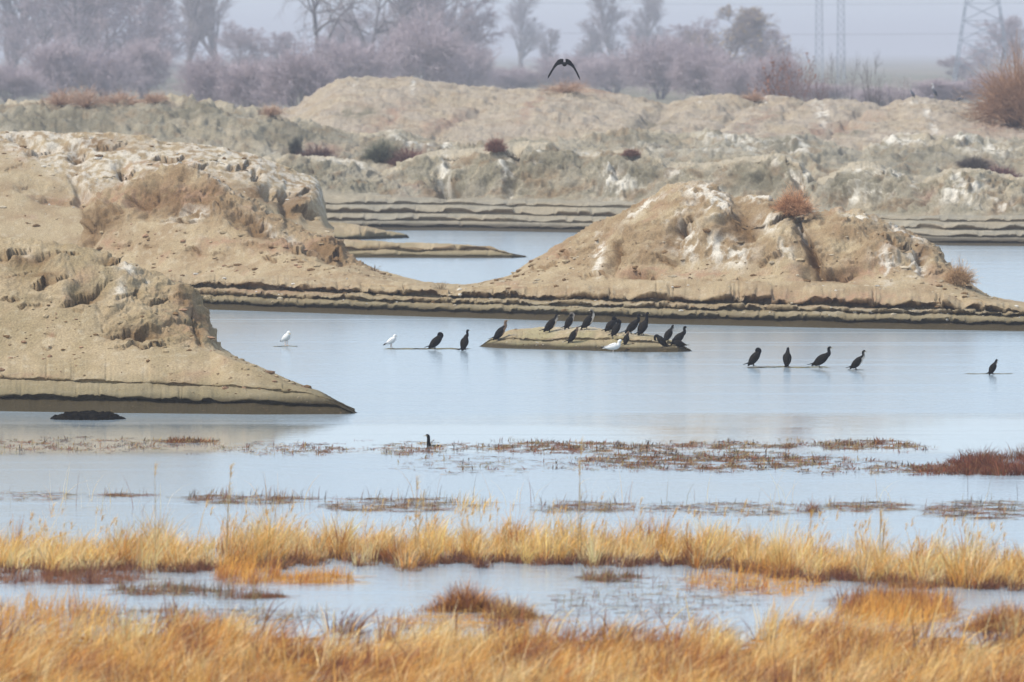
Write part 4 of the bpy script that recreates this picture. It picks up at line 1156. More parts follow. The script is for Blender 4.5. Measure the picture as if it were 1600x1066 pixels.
class Grow:
    def __init__(self, seed):
        self.r = random.Random(seed)
        self.wood, self.twig = [], []

    def branch(self, p, d, length, rad, level, cfg):
        r = self.r
        nseg = cfg['nseg'][level]
        last = level == len(cfg['nseg']) - 1
        out = self.wood if level < cfg['wood'] else self.twig
        pts = []
        cur = p
        for i in range(nseg):
            w = cfg['wob'][level]
            d = norm3((d[0] + r.gauss(0, w), d[1] + r.gauss(0, w), d[2] + r.gauss(0, w) + cfg['up'][level]))
            nx = (cur[0] + d[0] * length / nseg, cur[1] + d[1] * length / nseg, cur[2] + d[2] * length / nseg)
            r0 = rad * (1 - 0.8 * i / nseg)
            r1 = rad * (1 - 0.8 * (i + 1) / nseg)
            out.append((*cur, *nx, r0, r1))
            pts.append((nx, d, r1, (i + 1) / nseg))
            cur = nx
        if last:
            return
        k = cfg['kids'][level]
        t0 = cfg['start'][level]
        for j in range(k):
            t = t0 + (1 - t0) * (j + r.random()) / k
            i = min(nseg - 1, int(t * nseg))
            (q, dd, rr, _) = pts[i]
            az = r.random() * 2 * math.pi
            sp = math.radians(cfg['spread'][level] * (0.7 + 0.6 * r.random()))
            ref = (1, 0, 0) if abs(dd[2]) > 0.8 else (0, 0, 1)
            a = norm3((dd[1] * ref[2] - dd[2] * ref[1], dd[2] * ref[0] - dd[0] * ref[2], dd[0] * ref[1] - dd[1] * ref[0]))
            b = (dd[1] * a[2] - dd[2] * a[1], dd[2] * a[0] - dd[0] * a[2], dd[0] * a[1] - dd[1] * a[0])
            ca, sa, cs, ss = math.cos(az), math.sin(az), math.cos(sp), math.sin(sp)
            nd = tuple(dd[c] * cs + (a[c] * ca + b[c] * sa) * ss for c in range(3))
            self.branch(q, nd, length * cfg['len'][level] * (1.15 - 0.55 * t) * (0.75 + 0.5 * r.random()), max(rr * 0.75, cfg['rmin']), level + 1, cfg)


ROUND = dict(nseg=[8, 6, 4, 3, 1], kids=[19, 8, 7, 7], start=[0.05, 0.15, 0.12, 0.1], spread=[46, 40, 40, 42], len=[0.50, 0.55, 0.5, 0.8], wob=[0.08, 0.13, 0.17, 0.2, 0.22], up=[0.02, 0.11, 0.07, 0.03, 0.0], wood=2, rmin=0.055)
POPLAR = dict(nseg=[9, 5, 4, 3, 1], kids=[24, 7, 6, 5], start=[0.08, 0.15, 0.1, 0.1], spread=[26, 26, 30, 35], len=[0.30, 0.5, 0.5, 0.75], wob=[0.03, 0.06, 0.1, 0.15, 0.2], up=[0.05, 0.20, 0.15, 0.08, 0.05], wood=2, rmin=0.038)
SPREAD = dict(nseg=[6, 7, 5, 4, 1], kids=[9, 9, 7, 7], start=[0.30, 0.22, 0.15, 0.1], spread=[62, 48, 48, 45], len=[0.85, 0.5, 0.5, 0.75], wob=[0.08, 0.17, 0.2, 0.22, 0.25], up=[0.02, 0.03, 0.02, 0.0, -0.03], wood=3, rmin=0.036)
THICK = dict(nseg=[4, 4, 3, 1], kids=[9, 8, 8], start=[0.02, 0.1, 0.1], spread=[38, 42, 42], len=[0.7, 0.6, 0.75], wob=[0.12, 0.16, 0.18, 0.2], up=[0.05, 0.05, 0.03, 0.0], wood=1, rmin=0.028)
SMALL = dict(nseg=[5, 4, 3, 2], kids=[9, 6, 4], start=[0.25, 0.2, 0.1], spread=[34, 36, 38], len=[0.6, 0.5, 0.5], wob=[0.09, 0.13, 0.16, 0.2], up=[0.06, 0.08, 0.05, 0.0], wood=2, rmin=0.012)
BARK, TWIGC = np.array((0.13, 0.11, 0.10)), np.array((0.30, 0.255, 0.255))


def wood_mesh(name, segs, col, sides, vary=0.3, seed=0):
    v, f = tubes(segs, sides)
    r = np.random.default_rng(seed)
    c = np.asarray(col)[None] * (1 - vary / 2 + vary * r.random((len(segs), 1)))
    return mesh_from(name, v, f, np.repeat(c, 2 * sides, 0), sides > 3, M_TWIG)


PROTO = {}


def tree_proto(cfg, seed, stems, lean, twig, bark, rad, leaves, height):
    key = (id(cfg), seed, stems, tuple(np.round(twig, 3)))
    if key in PROTO:
        return PROTO[key]
    g = Grow(seed)
    for s in range(stems):
        a = g.r.random() * 6.28
        o = 0.0 if stems == 1 else 0.06 * height
        sl = 0.0 if stems == 1 else 0.34
        dv = norm3((lean[0] + math.cos(a) * sl, lean[1] + math.sin(a) * sl, 1))
        g.branch((math.cos(a) * o, math.sin(a) * o, -0.02 * height), dv, height * (0.7 + 0.3 * g.r.random() if stems > 1 else 1), rad or height * 0.016, 0, cfg)
    A = np.array(g.twig)
    k = height / max(np.percentile(A[:, 5], 99.5), 0.1)
    for L in (g.wood, g.twig):
        B = np.array(L)
        B[:, :6] *= k
        L[:] = B.tolist()
    A = np.array(g.twig)
    halfw = np.percentile(np.abs(A[:, 3]), 96)
    mw = wood_mesh('trunk', g.wood, bark, 5, 0.3, seed)
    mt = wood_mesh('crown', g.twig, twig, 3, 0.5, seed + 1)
    ml = None
    if leaves is not None:
        n, colr, sz = leaves
        r = np.random.default_rng(seed + 2)
        q = A[r.integers(0, len(A), n), 3:6]
        s = sz * (0.6 + 0.8 * r.random(n))
        v = (q[:, None] + r.normal(0, 1, (n, 4, 3)) * s[:, None, None]).reshape(-1, 3)
        cc = np.repeat(np.asarray(colr)[None] * (0.6 + 0.8 * r.random((n, 1))), 4, 0)
        ml = mesh_from('leaves', v, np.arange(4 * n).reshape(-1, 4), cc, False, M_GRASS)
    PROTO[key] = (mw, mt, ml, height, halfw)
    return PROTO[key]


def tree(px, d, top, wpx, label, cfg, seed, stems=1, lean=(0, 0), twig=None, bark=None, zbase=0.1, rad=None, name='bare_tree', category='tree', group=None, leaves=None, yaw=None, height=26.0):
    """a tree whose crown is wpx photo pixels wide and reaches row top, rooted at distance d"""
    mw, mt, ml, h0, w0 = tree_proto(cfg, seed, stems, lean, TWIGC if twig is None else twig, BARK if bark is None else bark, rad, leaves, height)
    base = P(px, 0, d)
    kz = (CH - (top - YH) * d / F - zbase) / h0
    kx = wpx * d / F / 2 / w0
    t = thing(name, (base[0], d, zbase), label, category, group, rotz=(px * 0.37 % 6.28) if yaw is None else yaw)
    t.scale = (kx, kx, kz)
    obj('trunk', mw, t)
    obj('crown', mt, t)
    if ml:
        obj('leaves', ml, t)
    return t


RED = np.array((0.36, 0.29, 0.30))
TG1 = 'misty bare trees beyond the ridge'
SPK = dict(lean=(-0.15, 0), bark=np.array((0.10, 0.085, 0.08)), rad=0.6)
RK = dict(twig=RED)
for (px, d, top, w, lab, cfg, sd, kw) in [
        (18, 2300, -60, 95, 'tall narrow bare tree cut by the left picture edge', POPLAR, 1, {}),
        (120, 2050, -20, 120, 'left dome of the broad reddish trees above the orange scrub', ROUND, 2, RK),
        (178, 2100, -12, 125, 'middle dome of the broad reddish trees above the orange scrub', ROUND, 7, RK),
        (222, 2150, 8, 100, 'right dome of the broad reddish trees beside the bright gap', ROUND, 2, RK),
        (70, 2200, 10, 100, 'rounded misty tree just left of the reddish domes', ROUND, 7, RK),
        (294, 2350, -60, 62, 'tall pale poplar right of the bright gap in the mist', POPLAR, 1, {}),
        (332, 2600, -50, 62, 'fainter poplar close behind the tall pale one', POPLAR, 3, {}),
        (372, 2200, 35, 90, 'low round tree just right of the two poplars', ROUND, 2, RK),
        (425, 2250, 50, 90, 'low round tree below the left limbs of the spreading tree', ROUND, 7, RK),
        (500, 1800, -70, 200, 'dark spreading tree with leaning trunk and long drooping limbs', SPREAD, 6, dict(yaw=0.3, **SPK)),
        (575, 1900, -60, 150, 'tall dark limbed tree beside the spreading one', SPREAD, 6, dict(yaw=2.2, **SPK)),
        (540, 2300, 20, 110, 'misty round tree between the two dark limbed trees', ROUND, 7, RK),
        (630, 2100, -40, 120, 'big dense reddish bare tree nearest the dark limbed pair', ROUND, 2, RK),
        (690, 2150, -35, 120, 'big dense reddish bare tree at the edge of the foggy gap', ROUND, 7, RK),
        (735, 2400, 30, 70, 'slim faded tree beginning the foggy gap', ROUND, 2, RK),
        (815, 3600, -20, 62, 'very faint slim tree left of the flying bird', POPLAR, 3, {}),
        (850, 3000, 45, 40, 'faint thin sapling just left above the flying bird', POPLAR, 1, {}),
        (925, 3000, 30, 44, 'faint sapling right above the flying bird', POPLAR, 3, {}),
        (962, 3200, -30, 76, 'faint tall poplar right of the flying bird', POPLAR, 1, {}),
        (1008, 3300, -30, 70, 'second faint tall poplar right of the flying bird', POPLAR, 3, {}),
        (1045, 2600, 55, 100, 'faint round tree right of the two faint poplars', ROUND, 7, RK),
        (1092, 2200, 30, 100, 'misty round tree left of the yellow flecked one', ROUND, 2, RK),
        (1150, 1900, 10, 115, 'round bare tree with yellow flecks left of the twin mast pylon', ROUND, 14, dict(leaves=(2500, (0.5, 0.36, 0.15), 0.16))),
        (1200, 2100, 45, 80, 'misty tree right of the yellow flecked one', ROUND, 7, RK),
        (1562, 2600, 25, 90, 'faint tree in front of the wide lattice pylon', ROUND, 7, RK),
        (1495, 2500, 88, 70, 'faint low bush left of the orange bush', ROUND, 2, RK)]:
    if top < 20 and px < 760:      # the tall stand on the left runs out of the picture
        top, w = top - 65, w * 1.3
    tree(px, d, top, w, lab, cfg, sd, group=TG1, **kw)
TG3 = 'low misty thickets behind the far ridge'
for i, (px, d, top, w, lab) in enumerate([
        (15, 1550, 98, 110, 'low misty thicket at the left edge of the treeline'), (90, 1600, 84, 100, 'low thicket under the rounded misty tree'), (165, 1600, 80, 110, 'low thicket under the middle reddish dome'), (225, 1650, 92, 80, 'low thicket left of the bright gap'),
        (325, 1280, 96, 100, 'low thicket at the foot of the tall pale poplar'), (395, 1260, 92, 100, 'low thicket at the foot of the low round trees'), (465, 1230, 98, 110, 'low thicket at the foot of the dark spreading tree'), (560, 1600, 62, 130, 'low thicket behind the start of the high ridge'), (660, 1650, 55, 130, 'low thicket under the big dense reddish trees'), (725, 1800, 78, 90, 'low thicket where the foggy gap begins'),
        (800, 2000, 104, 120, 'faint low thicket in the foggy gap'), (890, 2000, 108, 110, 'faint low thicket behind the flying bird'), (960, 1900, 92, 110, 'faint low thicket at the foot of the faint poplars'), (1030, 1650, 88, 110, 'low thicket left of the misty round tree'), (1100, 1550, 80, 110, 'low thicket under the misty round tree'), (1165, 1500, 88, 100, 'low thicket under the yellow flecked tree'), (1215, 1450, 105, 80, 'low thicket touching the brown shrubs'),
        (1290, 1600, 128, 110, 'thin low thicket behind the small bare trees'), (1380, 1400, 134, 110, 'thin low thicket behind the low pale shrub'), (1480, 1500, 122, 110, 'thin low thicket behind the ridge birds'), (1560, 1500, 110, 110, 'thin low thicket behind the orange bush')]):
    top = top - (0, 26, 8, 34, 14)[i % 5] * (px < 1250)
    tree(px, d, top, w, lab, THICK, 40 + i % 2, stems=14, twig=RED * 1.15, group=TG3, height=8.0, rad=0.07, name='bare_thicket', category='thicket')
TG2 = 'small bare trees on the far ridge'
tree(1222, 800, 84, 90, 'brown many stemmed shrub beside the round flecked tree', SMALL, 31, stems=5, twig=RED * np.array((0.62, 0.5, 0.45)), name='bare_shrub', category='shrub', group=TG2, leaves=(500, (0.35, 0.15, 0.08), 0.06), height=5, rad=0.05)
tree(1266, 780, 92, 76, 'brown many stemmed shrub next to the small forked tree', SMALL, 32, stems=5, twig=RED * np.array((0.62, 0.5, 0.45)), name='bare_shrub', category='shrub', group=TG2, height=5, rad=0.05)
tree(1322, 760, 78, 48, 'small forked bare tree under the twin mast pylon', SMALL, 33, stems=2, twig=TWIGC * 0.5, group=TG2, height=6, rad=0.085)
tree(1362, 750, 80, 64, 'small bare tree with twisted trunk right of the forked one', SMALL, 34, stems=2, twig=TWIGC * 0.5, group=TG2, height=6, rad=0.085)
tree(1402, 780, 116, 60, 'low pale shrub just left of the herons', SMALL, 35, stems=4, twig=TWIGC * 1.3, name='bare_shrub', category='shrub', group=TG2, height=4, rad=0.04)

def brush(T, px, py, wpx, hpx, label, col, seed, n=420, name='dry_shrub', group=None, dcol=0.5, sides=3, rad=0.006, base_pt=None):
    """many fine stems fanning out of one root"""
    b = drop(T, px, py) if base_pt is None else np.array(base_pt)
    s = F / b[1]
    W_, H_ = wpx / s / 2, hpx / s
    r = np.random.default_rng(seed)
    a = r.random(n) * 2 * np.pi
    ph = np.arccos(r.random(n) ** 0.8)
    lob = 0.75 + 0.55 * fbm(np.stack([np.cos(a) * 2, np.sin(a) * 2, ph * 1.5 + seed], 1), 2, seed)[:, None]
    tip = np.stack([np.cos(a) * np.sin(ph) * W_, np.sin(a) * np.sin(ph) * W_, np.cos(ph) * H_], 1) * (0.6 + 0.5 * r.random((n, 1))) * lob * 1.15
    root = tip * np.array((0.12, 0.12, 0.0)) + np.array((0, 0, -0.05))
    mid = root + (tip - root) * 0.55 + np.array((0, 0, 1.0)) * (H_ * 0.10)
    R = rad * s / 40 if s < 1 else rad
    segs = [np.concatenate([root, mid, np.full((n, 1), R), np.full((n, 1), R * 0.8)], 1), np.concatenate([mid, tip, np.full((n, 1), R * 0.8), np.full((n, 1), R * 0.5)], 1)]
    for _ in range(3):
        t = r.random((n, 1))
        st = mid + (tip - mid) * t
        en = st + (tip - mid) * (0.25 + 0.3 * r.random((n, 1))) + r.normal(0, 1, (n, 3)) * W_ * 0.12
        segs.append(np.concatenate([st, en, np.full((n, 1), R * 0.7), np.full((n, 1), R * 0.4)], 1))
    t = thing(name, tuple(b), label, 'shrub', group)
    obj('stems', wood_mesh('stems', np.concatenate(segs[:2]), np.asarray(col) * dcol, 3, 0.5, seed), t, kind='stuff')
    obj('twigs', wood_mesh('twigs', np.concatenate(segs[2:]), col, 3, 0.6, seed + 1), t, kind='stuff')
    return t


brush(T_RIDGE, 1592, 194, 200, 112, 'large orange brown bush at the right picture edge', np.array((0.42, 0.25, 0.15)), 199, 1600, name='orange_bush', rad=0.016, dcol=0.7)
BR = (0.60, 0.33, 0.18)
brush(T_M3, 1240, 336, 76, 40, 'round russet dry bush on the saddle of the central mound', BR, 201, 1100)
brush(T_M3, 1500, 444, 60, 36, 'pale russet bush at the right foot of the central mound', (0.58, 0.38, 0.21), 202, 700)
brush(T_BANK, 688, 453, 46, 16, 'thin dry weed on the bank in the gap between the mounds', (0.22, 0.16, 0.09), 203, 40)
brush(T_M2, 585, 421, 22, 10, 'tiny dead weed on the right skirt of the left mound', (0.2, 0.13, 0.08), 204, 26)
SG = 'dark red shrubs on the far shore'
for i, (x, y, w, h, lab, col, TT) in enumerate([
        (640, 262, 84, 34, 'widest dark red shrub between the far bench and the grey bush', (0.20, 0.10, 0.08), T_HUM), (598, 252, 70, 34, 'grey green bush left of the widest dark red shrub', (0.15, 0.15, 0.10), T_HUM), (500, 250, 70, 22, 'low dark red scrub behind the end of the white topped ridge', (0.18, 0.105, 0.085), T_HUM),
        (460, 245, 30, 30, 'dark grey bush beside the low red scrub', (0.12, 0.115, 0.09), T_HUM), (775, 236, 40, 22, 'small bright red tuft on top of the far bench', (0.28, 0.14, 0.10), T_FAR), (985, 243, 34, 10, 'low red tuft near the white crusted far bench', (0.26, 0.14, 0.10), T_FAR),
        (1565, 280, 60, 22, 'dark red shrub behind the far hummocks near the right edge', (0.18, 0.09, 0.08), T_HUM), (1520, 262, 60, 16, 'grey shrub left of the dark red one near the right edge', (0.15, 0.12, 0.10), T_HUM)]):
    brush(TT, x, y, w, h, lab, np.array(col), 210 + i, 500, group=SG, rad=0.014)
SB = 'orange scrub along the far skyline'
for i, (x, y, w, h, lab, TT) in enumerate([
        (95, 160, 80, 24, 'orange scrub at the left end of the far skyline', T_HUM), (135, 166, 90, 36, 'tallest orange scrub below the broad reddish tree', T_HUM), (190, 162, 90, 24, 'orange scrub right of the tallest one on the far skyline', T_HUM), (240, 157, 60, 14, 'thin orange scrub near the bright gap in the mist', T_HUM),
        (425, 178, 50, 18, 'faint orange scrub where the far ridge begins to rise', T_HUM), (880, 142, 90, 18, 'pale scrub on the ridge below the flying bird', T_RIDGE), (1180, 154, 60, 16, 'pale orange scrub on the ridge left of the brown shrubs', T_RIDGE)]):
    brush(TT, x, y, w, h, lab, np.array((0.46, 0.30, 0.21)), 230 + i, 200, group=SB, rad=0.012, dcol=0.9)

# weed tussocks big enough to stand out as single plants


def tussock(px, py, wpx, hpx, n, pal, label, seed, spread=0.7):
    r = np.random.default_rng(seed)
    T = Tuft()
    b = wpos(np.array([px]), np.array([py]))[0]
    s = F / b[1]
    q = np.stack([r.normal(0, 0.28, n) * wpx / s, r.normal(0, 0.28, n) * wpx / s * 0.6, np.full(n, -0.01)], 1)
    h = hpx / s * (0.35 + 0.75 * r.random(n)) * np.exp(-(q[:, 0] / (0.55 * wpx / s)) ** 2)
    L = np.stack([r.normal(0.1, spread, n), r.normal(0, spread, n)], 1)
    v, f, c, tip = ribbons(q, h, L, 0.006 + 0.010 * r.random(n), pal[r.integers(0, len(pal), n)] * (0.7 + 0.6 * r.random((n, 1))), r)
    v[:, 2] = np.maximum(v[:, 2], 0.0)
    T.add(v, f, c)
    o = obj('weed_tussock', T.mesh('weed_tussock', M_GRASS), label=label, category='tussock', group='rusty tussocks standing in the water')
    o.location = b
    return o


tussock(728, 955, 110, 60, 1800, np.vstack([RUSTY, AMBER[:2]]), 'tall rusty tussock at the upper edge of the foreground grass', 301)
tussock(800, 966, 90, 46, 900, np.vstack([RUSTY, STRAW[:2]]), 'sparse brown tussock right beside the tall rusty one', 302)


def weed_bed():
    r = np.random.default_rng(303)
    T = Tuft()
    m = 520
    cx = 1400 + 260 * r.random(m)
    cy = 716 + 28 * r.random(m)
    lo = cv([(1400, 734), (1460, 728), (1500, 720), (1540, 708), (1660, 704)], cx)
    nz = fbm(np.stack([cx * 0.02, cy * 0.1, cx * 0], 1), 3, 9)
    k = (cy > lo) & (r.random(m) < sst(1390, 1520, cx) * 0.8 + 0.2) & (nz + r.normal(0, 0.15, m) > -0.25)
    cx, cy, nz = cx[k], cy[k], nz[k]
    m = len(cx)
    clumps(T, r, cx, cy, np.clip(cv([(1400, 0.10), (1480, 0.2), (1560, 0.42), (1660, 0.45)], cx) * (0.55 + 0.6 * r.random(m)) * (1 + 1.3 * nz), 0.06, 0.7), 22, 0.08 + 0.2 * r.random(m),
           (np.vstack([RUSTY[[0, 1, 3, 1]], DEBRIS[[1, 4]]]))[r.integers(0, 6, m)] * 0.9, r.normal(0.05, 0.35, (m, 2)), 0.8)
    return obj('weed_bed', T.mesh('weed_bed', M_GRASS), label='dark red weed bed in the water at the right picture edge', category='weeds')


weed_bed()
tussock(1575, 985, 130, 60, 2600, np.vstack([RUSTY, AMBER]), 'big rusty tussock by the right edge behind foreground grass', 305)
tussock(1270, 800, 26, 30, 120, RUSTY, 'small rusty tuft among the sparse weeds', 306)


def reed(px, py, top, label, seed, lean=0.03, heavy=1.0, n=1):
    b = wpos(np.array([px]), np.array([py]))[0]
    s = F / b[1]
    h = (py - top) / s
    r = np.random.default_rng(seed)
    t = thing('reed_stalk', tuple(b), label, 'reed', 'tall single reeds above the grass belt')
    for k in range(n):
        o = np.array((r.normal(0, 0.05) * (n > 1), r.normal(0, 0.05), 0))
        hh = h * (1 if k == 0 else 0.6 + 0.35 * r.random())
        L = lean + r.normal(0, 0.03)
        zs = np.linspace(0, 1, 7)
        pts = np.stack([o[0] + L * hh * zs ** 1.6, o[1] + 0 * zs, -0.02 + hh * zs], 1)
        rr = 0.009 * heavy * (1 - 0.6 * zs)
        segs = [(*pts[i], *pts[i + 1], rr[i], rr[i + 1]) for i in range(6)]
        v, f = tubes(segs, 5)
        obj('stem', mesh_from('stem', v, f, np.tile((0.50, 0.36, 0.18), (len(v), 1)), True, M_GRASS), t)
        m = 26
        q = np.repeat(pts[-1:], m, 0) - np.stack([0 * r.random(m), 0 * r.random(m), 0.28 * r.random(m)], 1)
        v, f, c, _ = ribbons(q, 0.08 + 0.14 * r.random(m), np.stack([0.5 + r.normal(0, 0.4, m), r.normal(0, 0.3, m)], 1), 0.008 + 0.006 * r.random(m), STRAW[r.integers(0, 5, m)] * 0.85, r)
        obj('seed_head', mesh_from('seed_head', v, f, c, False, M_GRASS), t)
        for j in range(3):
            z = (0.2 + 0.22 * j)
            q = np.array([[o[0] + L * hh * z ** 1.6, o[1], hh * z]])
            v, f, c, _ = ribbons(q, np.array([0.35]), np.array([[r.choice((-0.8, 0.9)) * (0.5 + r.random()), r.normal(0, 0.3)]]), np.array([0.014]), np.array([(0.58, 0.42, 0.2)]), r)
            obj('leaf', mesh_from('leaf', v, f, c, False, M_GRASS), t)


reed(906, 880, 690, 'tallest green brown reed rising from the middle of the belt', 401, 0.0, 1.1, 2)
reed(243, 895, 726, 'tall pale reed left of the bushy reed pair', 402, 0.06, 1.0)
reed(352, 880, 728, 'thin pale reed right of the leaning pale one', 403, 0.05, 0.9, 2)
reed(648, 875, 745, 'faint broad reed left of the picture middle', 404, 0.0, 1.2, 2)
reed(1376, 885, 800, 'pale bundle of reeds right of the tallest one', 405, 0.02, 1.0, 4)
reed(1180, 890, 838, 'short brown reed spike right in the belt', 406, 0.03, 1.6)

# ------------------------------------------------------------------ black clump by the near bank


def black_clump():
    n, m = 70, 22
    px = np.linspace(75, 198, n)
    d = DW(655.0)
    u = np.linspace(0, 1, n)
    prof = np.sin(np.pi * u) ** 0.55
    t = np.linspace(-1, 1, m)
    X = ((px - 136) * d / F)[:, None] + 0 * t[None]
    Y = 0.75 * prof[:, None] * t[None]
    Z = -0.05 + (0.27 * prof[:, None]) * (1 - np.abs(t[None]) ** 2.4)
    v = np.stack([X, Y, Z], 2).reshape(-1, 3)
    q = v * 3.0
    v += np.stack([fbm(q * 2, 3, 1), fbm(q * 2, 3, 2), fbm(q * 1.3, 4, 3) * 1.6], 1) * 0.10
    c = mix(np.tile((0.012, 0.011, 0.010), (len(v), 1)), (0.03, 0.025, 0.018), sst(-0.2, 0.4, fbm(q * 2, 3, 5)))
    o = obj('weed_clump', mesh_from('weed_clump', v, grid_faces(n, m), c * 0.5, True, M_PEAT), label='black oval clump lying in the water by the near mound', category='clump')
    o.location = P(136, 655, d)[:2] + (0.0,)


black_clump()

# ------------------------------------------------------------------ birds


def catmull(st, sub=5):
    a = np.array(st, float)
    p = np.vstack([2 * a[0] - a[1], a, 2 * a[-1] - a[-2]])
    out = []
    for i in range(1, len(p) - 2):
        for j in range(sub):
            t = j / sub
            out.append(0.5 * ((2 * p[i]) + (-p[i - 1] + p[i + 1]) * t + (2 * p[i - 1] - 5 * p[i] + 4 * p[i + 1] - p[i + 2]) * t * t + (-p[i - 1] + 3 * p[i] - 3 * p[i + 1] + p[i + 2]) * t ** 3))
    out.append(a[-1])
    return np.array(out)


def loft(st, sides=12, sub=5, yoff=None):
    """st rows: x, y, z, half width, half height -> verts, faces, station parameter, belly factor"""
    a = catmull(st, sub)
    a[:, 3:] = np.maximum(a[:, 3:], 0.002)
    c = a[:, :3]
    t = np.gradient(c, axis=0)
    t /= np.linalg.norm(t, axis=1, keepdims=True) + 1e-9
    yv = np.array((0, 1.0, 0))
    up = np.cross(t, np.tile(yv, (len(c), 1)))
    up /= np.linalg.norm(up, axis=1, keepdims=True) + 1e-9
    sd = np.cross(up, t)
    an = np.arange(sides) * 2 * np.pi / sides
    v = c[:, None] + up[:, None] * (np.cos(an)[None, :] * a[:, 4:5])[:, :, None] + sd[:, None] * (np.sin(an)[None, :] * a[:, 3:4])[:, :, None]
    n = len(c)
    i = (np.arange(n - 1) * sides)[:, None] + np.arange(sides)[None]
    j = (np.arange(n - 1) * sides)[:, None] + ((np.arange(sides) + 1) % sides)[None]
    f = np.stack([i, j, j + sides, i + sides], 2).reshape(-1, 4)
    v = v.reshape(-1, 3)
    caps = np.array([[0, 0, 0, 0]])[:0]
    par = np.repeat(np.linspace(0, len(st) - 1, n), sides)
    back = np.tile(np.cos(an), n)
    # close both ends with a centre vertex (quads folded to the centre)
    v = np.vstack([v, c[0], c[-1]])
    k = len(v)
    e = np.arange(sides)
    f0 = np.stack([np.full(sides, k - 2), (e + 1) % sides, e, np.full(sides, k - 2)], 1)[:, :3]
    f1 = np.stack([np.full(sides, k - 1), (n - 1) * sides + e, (n - 1) * sides + (e + 1) % sides], 1)
    tri = np.vstack([f[:, [0, 1, 2]], f[:, [0, 2, 3]], f0, f1])
    par = np.append(par, [0, len(st) - 1])
    back = np.append(back, [0, 0])
    return v, tri, par, back


BLACK, BRONZE = np.array((0.007, 0.007, 0.008)), np.array((0.014, 0.012, 0.010))
NECKS = {
    's': [(.045, .045, .050), (.062, .10, .036), (.050, .155, .032), (.058, .200, .034), (.090, .222, .031), (.125, .216, .015)],
    'straight': [(.025, .07, .045), (.035, .15, .033), (.038, .21, .032), (.052, .25, .034), (.085, .264, .029), (.118, .26, .014)],
    'short': [(.03, .045, .05), (.045, .085, .04), (.05, .115, .037), (.075, .135, .034), (.105, .132, .016)],
    'up': [(.04, .05, .05), (.055, .11, .037), (.05, .165, .033), (.062, .205, .034), (.092, .232, .030), (.118, .245, .015)],
    'tuck': [(.012, .045, .062), (-.012, .078, .056), (-.045, .085, .046), (-.078, .062, .030), (-.10, .03, .015)],
    'preen': [(.045, .03, .052), (.095, .03, .038), (.13, -.015, .033), (.13, -.075, .032), (.105, -.12, .030), (.075, -.14, .014)],
    'back': [(.015, .06, .05), (.018, .12, .036), (.0, .17, .033), (-.035, .192, .033), (-.07, .185, .028), (-.098, .176, .013)],
}


def bird_body(kind, neck, tilt, plum):
    th = math.radians(tilt)
    u = (math.cos(th), math.sin(th))
    if kind == 'cormorant':
        hip = (-0.02, 0.205)
        ax = [(-.38, -.02, .050, .008), (-.28, -.012, .046, .014), (-.19, 0, .052, .036), (-.12, 0, .086, .085), (0.0, 0, .122, .125), (.12, 0, .126, .128), (.21, 0, .106, .108), (.285, 0, .072, .076)]
    elif kind == 'gull':
        hip = (0.0, 0.205)
        ax = [(-.27, .0, .032, .008), (-.20, 0, .042, .018), (-.12, 0, .068, .056), (-.03, 0, .090, .084), (.06, 0, .092, .090), (.12, .005, .070, .072)]
    else:
        hip = (0.0, 0.50)
        ax = [(-.32, 0, .03, .008), (-.22, 0, .045, .03), (-.10, 0, .085, .075), (.04, 0, .095, .09), (.16, 0, .07, .07), (.22, 0, .045, .05)]
    st = []
    t2 = th * 0.3
    for (s, o, hw, hh) in ax:
        if kind == 'cormorant' and s < -0.12:      # the tail sticks out flatter than the back
            k_ = s + 0.12
            st.append((hip[0] - u[0] * 0.12 + math.cos(t2) * k_, 0, hip[1] - u[1] * 0.12 + math.sin(t2) * k_ + 0.01, hw, hh))
            continue
        st.append((hip[0] + u[0] * s - u[1] * o, 0, hip[1] + u[1] * s + u[0] * o, hw, hh))
    sx, sz = st[-1][0], st[-1][2]
    for (dx, dz, r) in neck:
        nf = 1.36 if kind == 'cormorant' else 1.12
        st.append((sx + dx, 0, sz + dz, r * 0.92 * nf, r * nf))
    return st, hip, u, len(ax)


GULLN = [(.03, .04, .045), (.035, .075, .038), (.045, .105, .040), (.075, .118, .036), (.10, .11, .016)]
GULLU = [(.025, .035, .056), (.028, .062, .048), (.035, .088, .047), (.065, .098, .040), (.09, .09, .016)]
GULLD = [(.025, .03, .06), (.028, .055, .052), (.04, .075, .047), (.065, .074, .036), (.09, .06, .014)]
HERON = [(.05, .06, .04), (.03, .15, .027), (-.01, .22, .025), (.02, .30, .024), (.07, .345, .030), (.12, .35, .026), (.16, .343, .012)]
HERONS = [(.04, .05, .05), (.03, .10, .038), (.05, .15, .036), (.10, .17, .032), (.14, .165, .014)]


def leg_mesh(x, y, z, r, col, web):
    v, f = tubes([(x, y, z, x - 0.01, y, z * 0.5, r * 1.5, r), (x - 0.01, y, z * 0.5, x, y, 0.005, r, r * 0.9)], 6)
    f = np.vstack([f[:, [0, 1, 2]], f[:, [0, 2, 3]]])
    fx = web
    fv = np.array([(x - 0.02, y, 0.0), (x + fx, y - fx * 0.45, 0.0), (x + fx * 1.15, y, 0.0), (x + fx, y + fx * 0.45, 0.0), (x, y, 0.018)])
    ff = np.array([(0, 1, 4), (1, 2, 4), (2, 3, 4), (3, 0, 4), (0, 3, 2), (0, 2, 1)]) + len(v)
    v = np.vstack([v, fv])
    return mesh_from('leg', v, np.vstack([f, ff]), np.tile(col, (len(v), 1)), False, M_HORN)


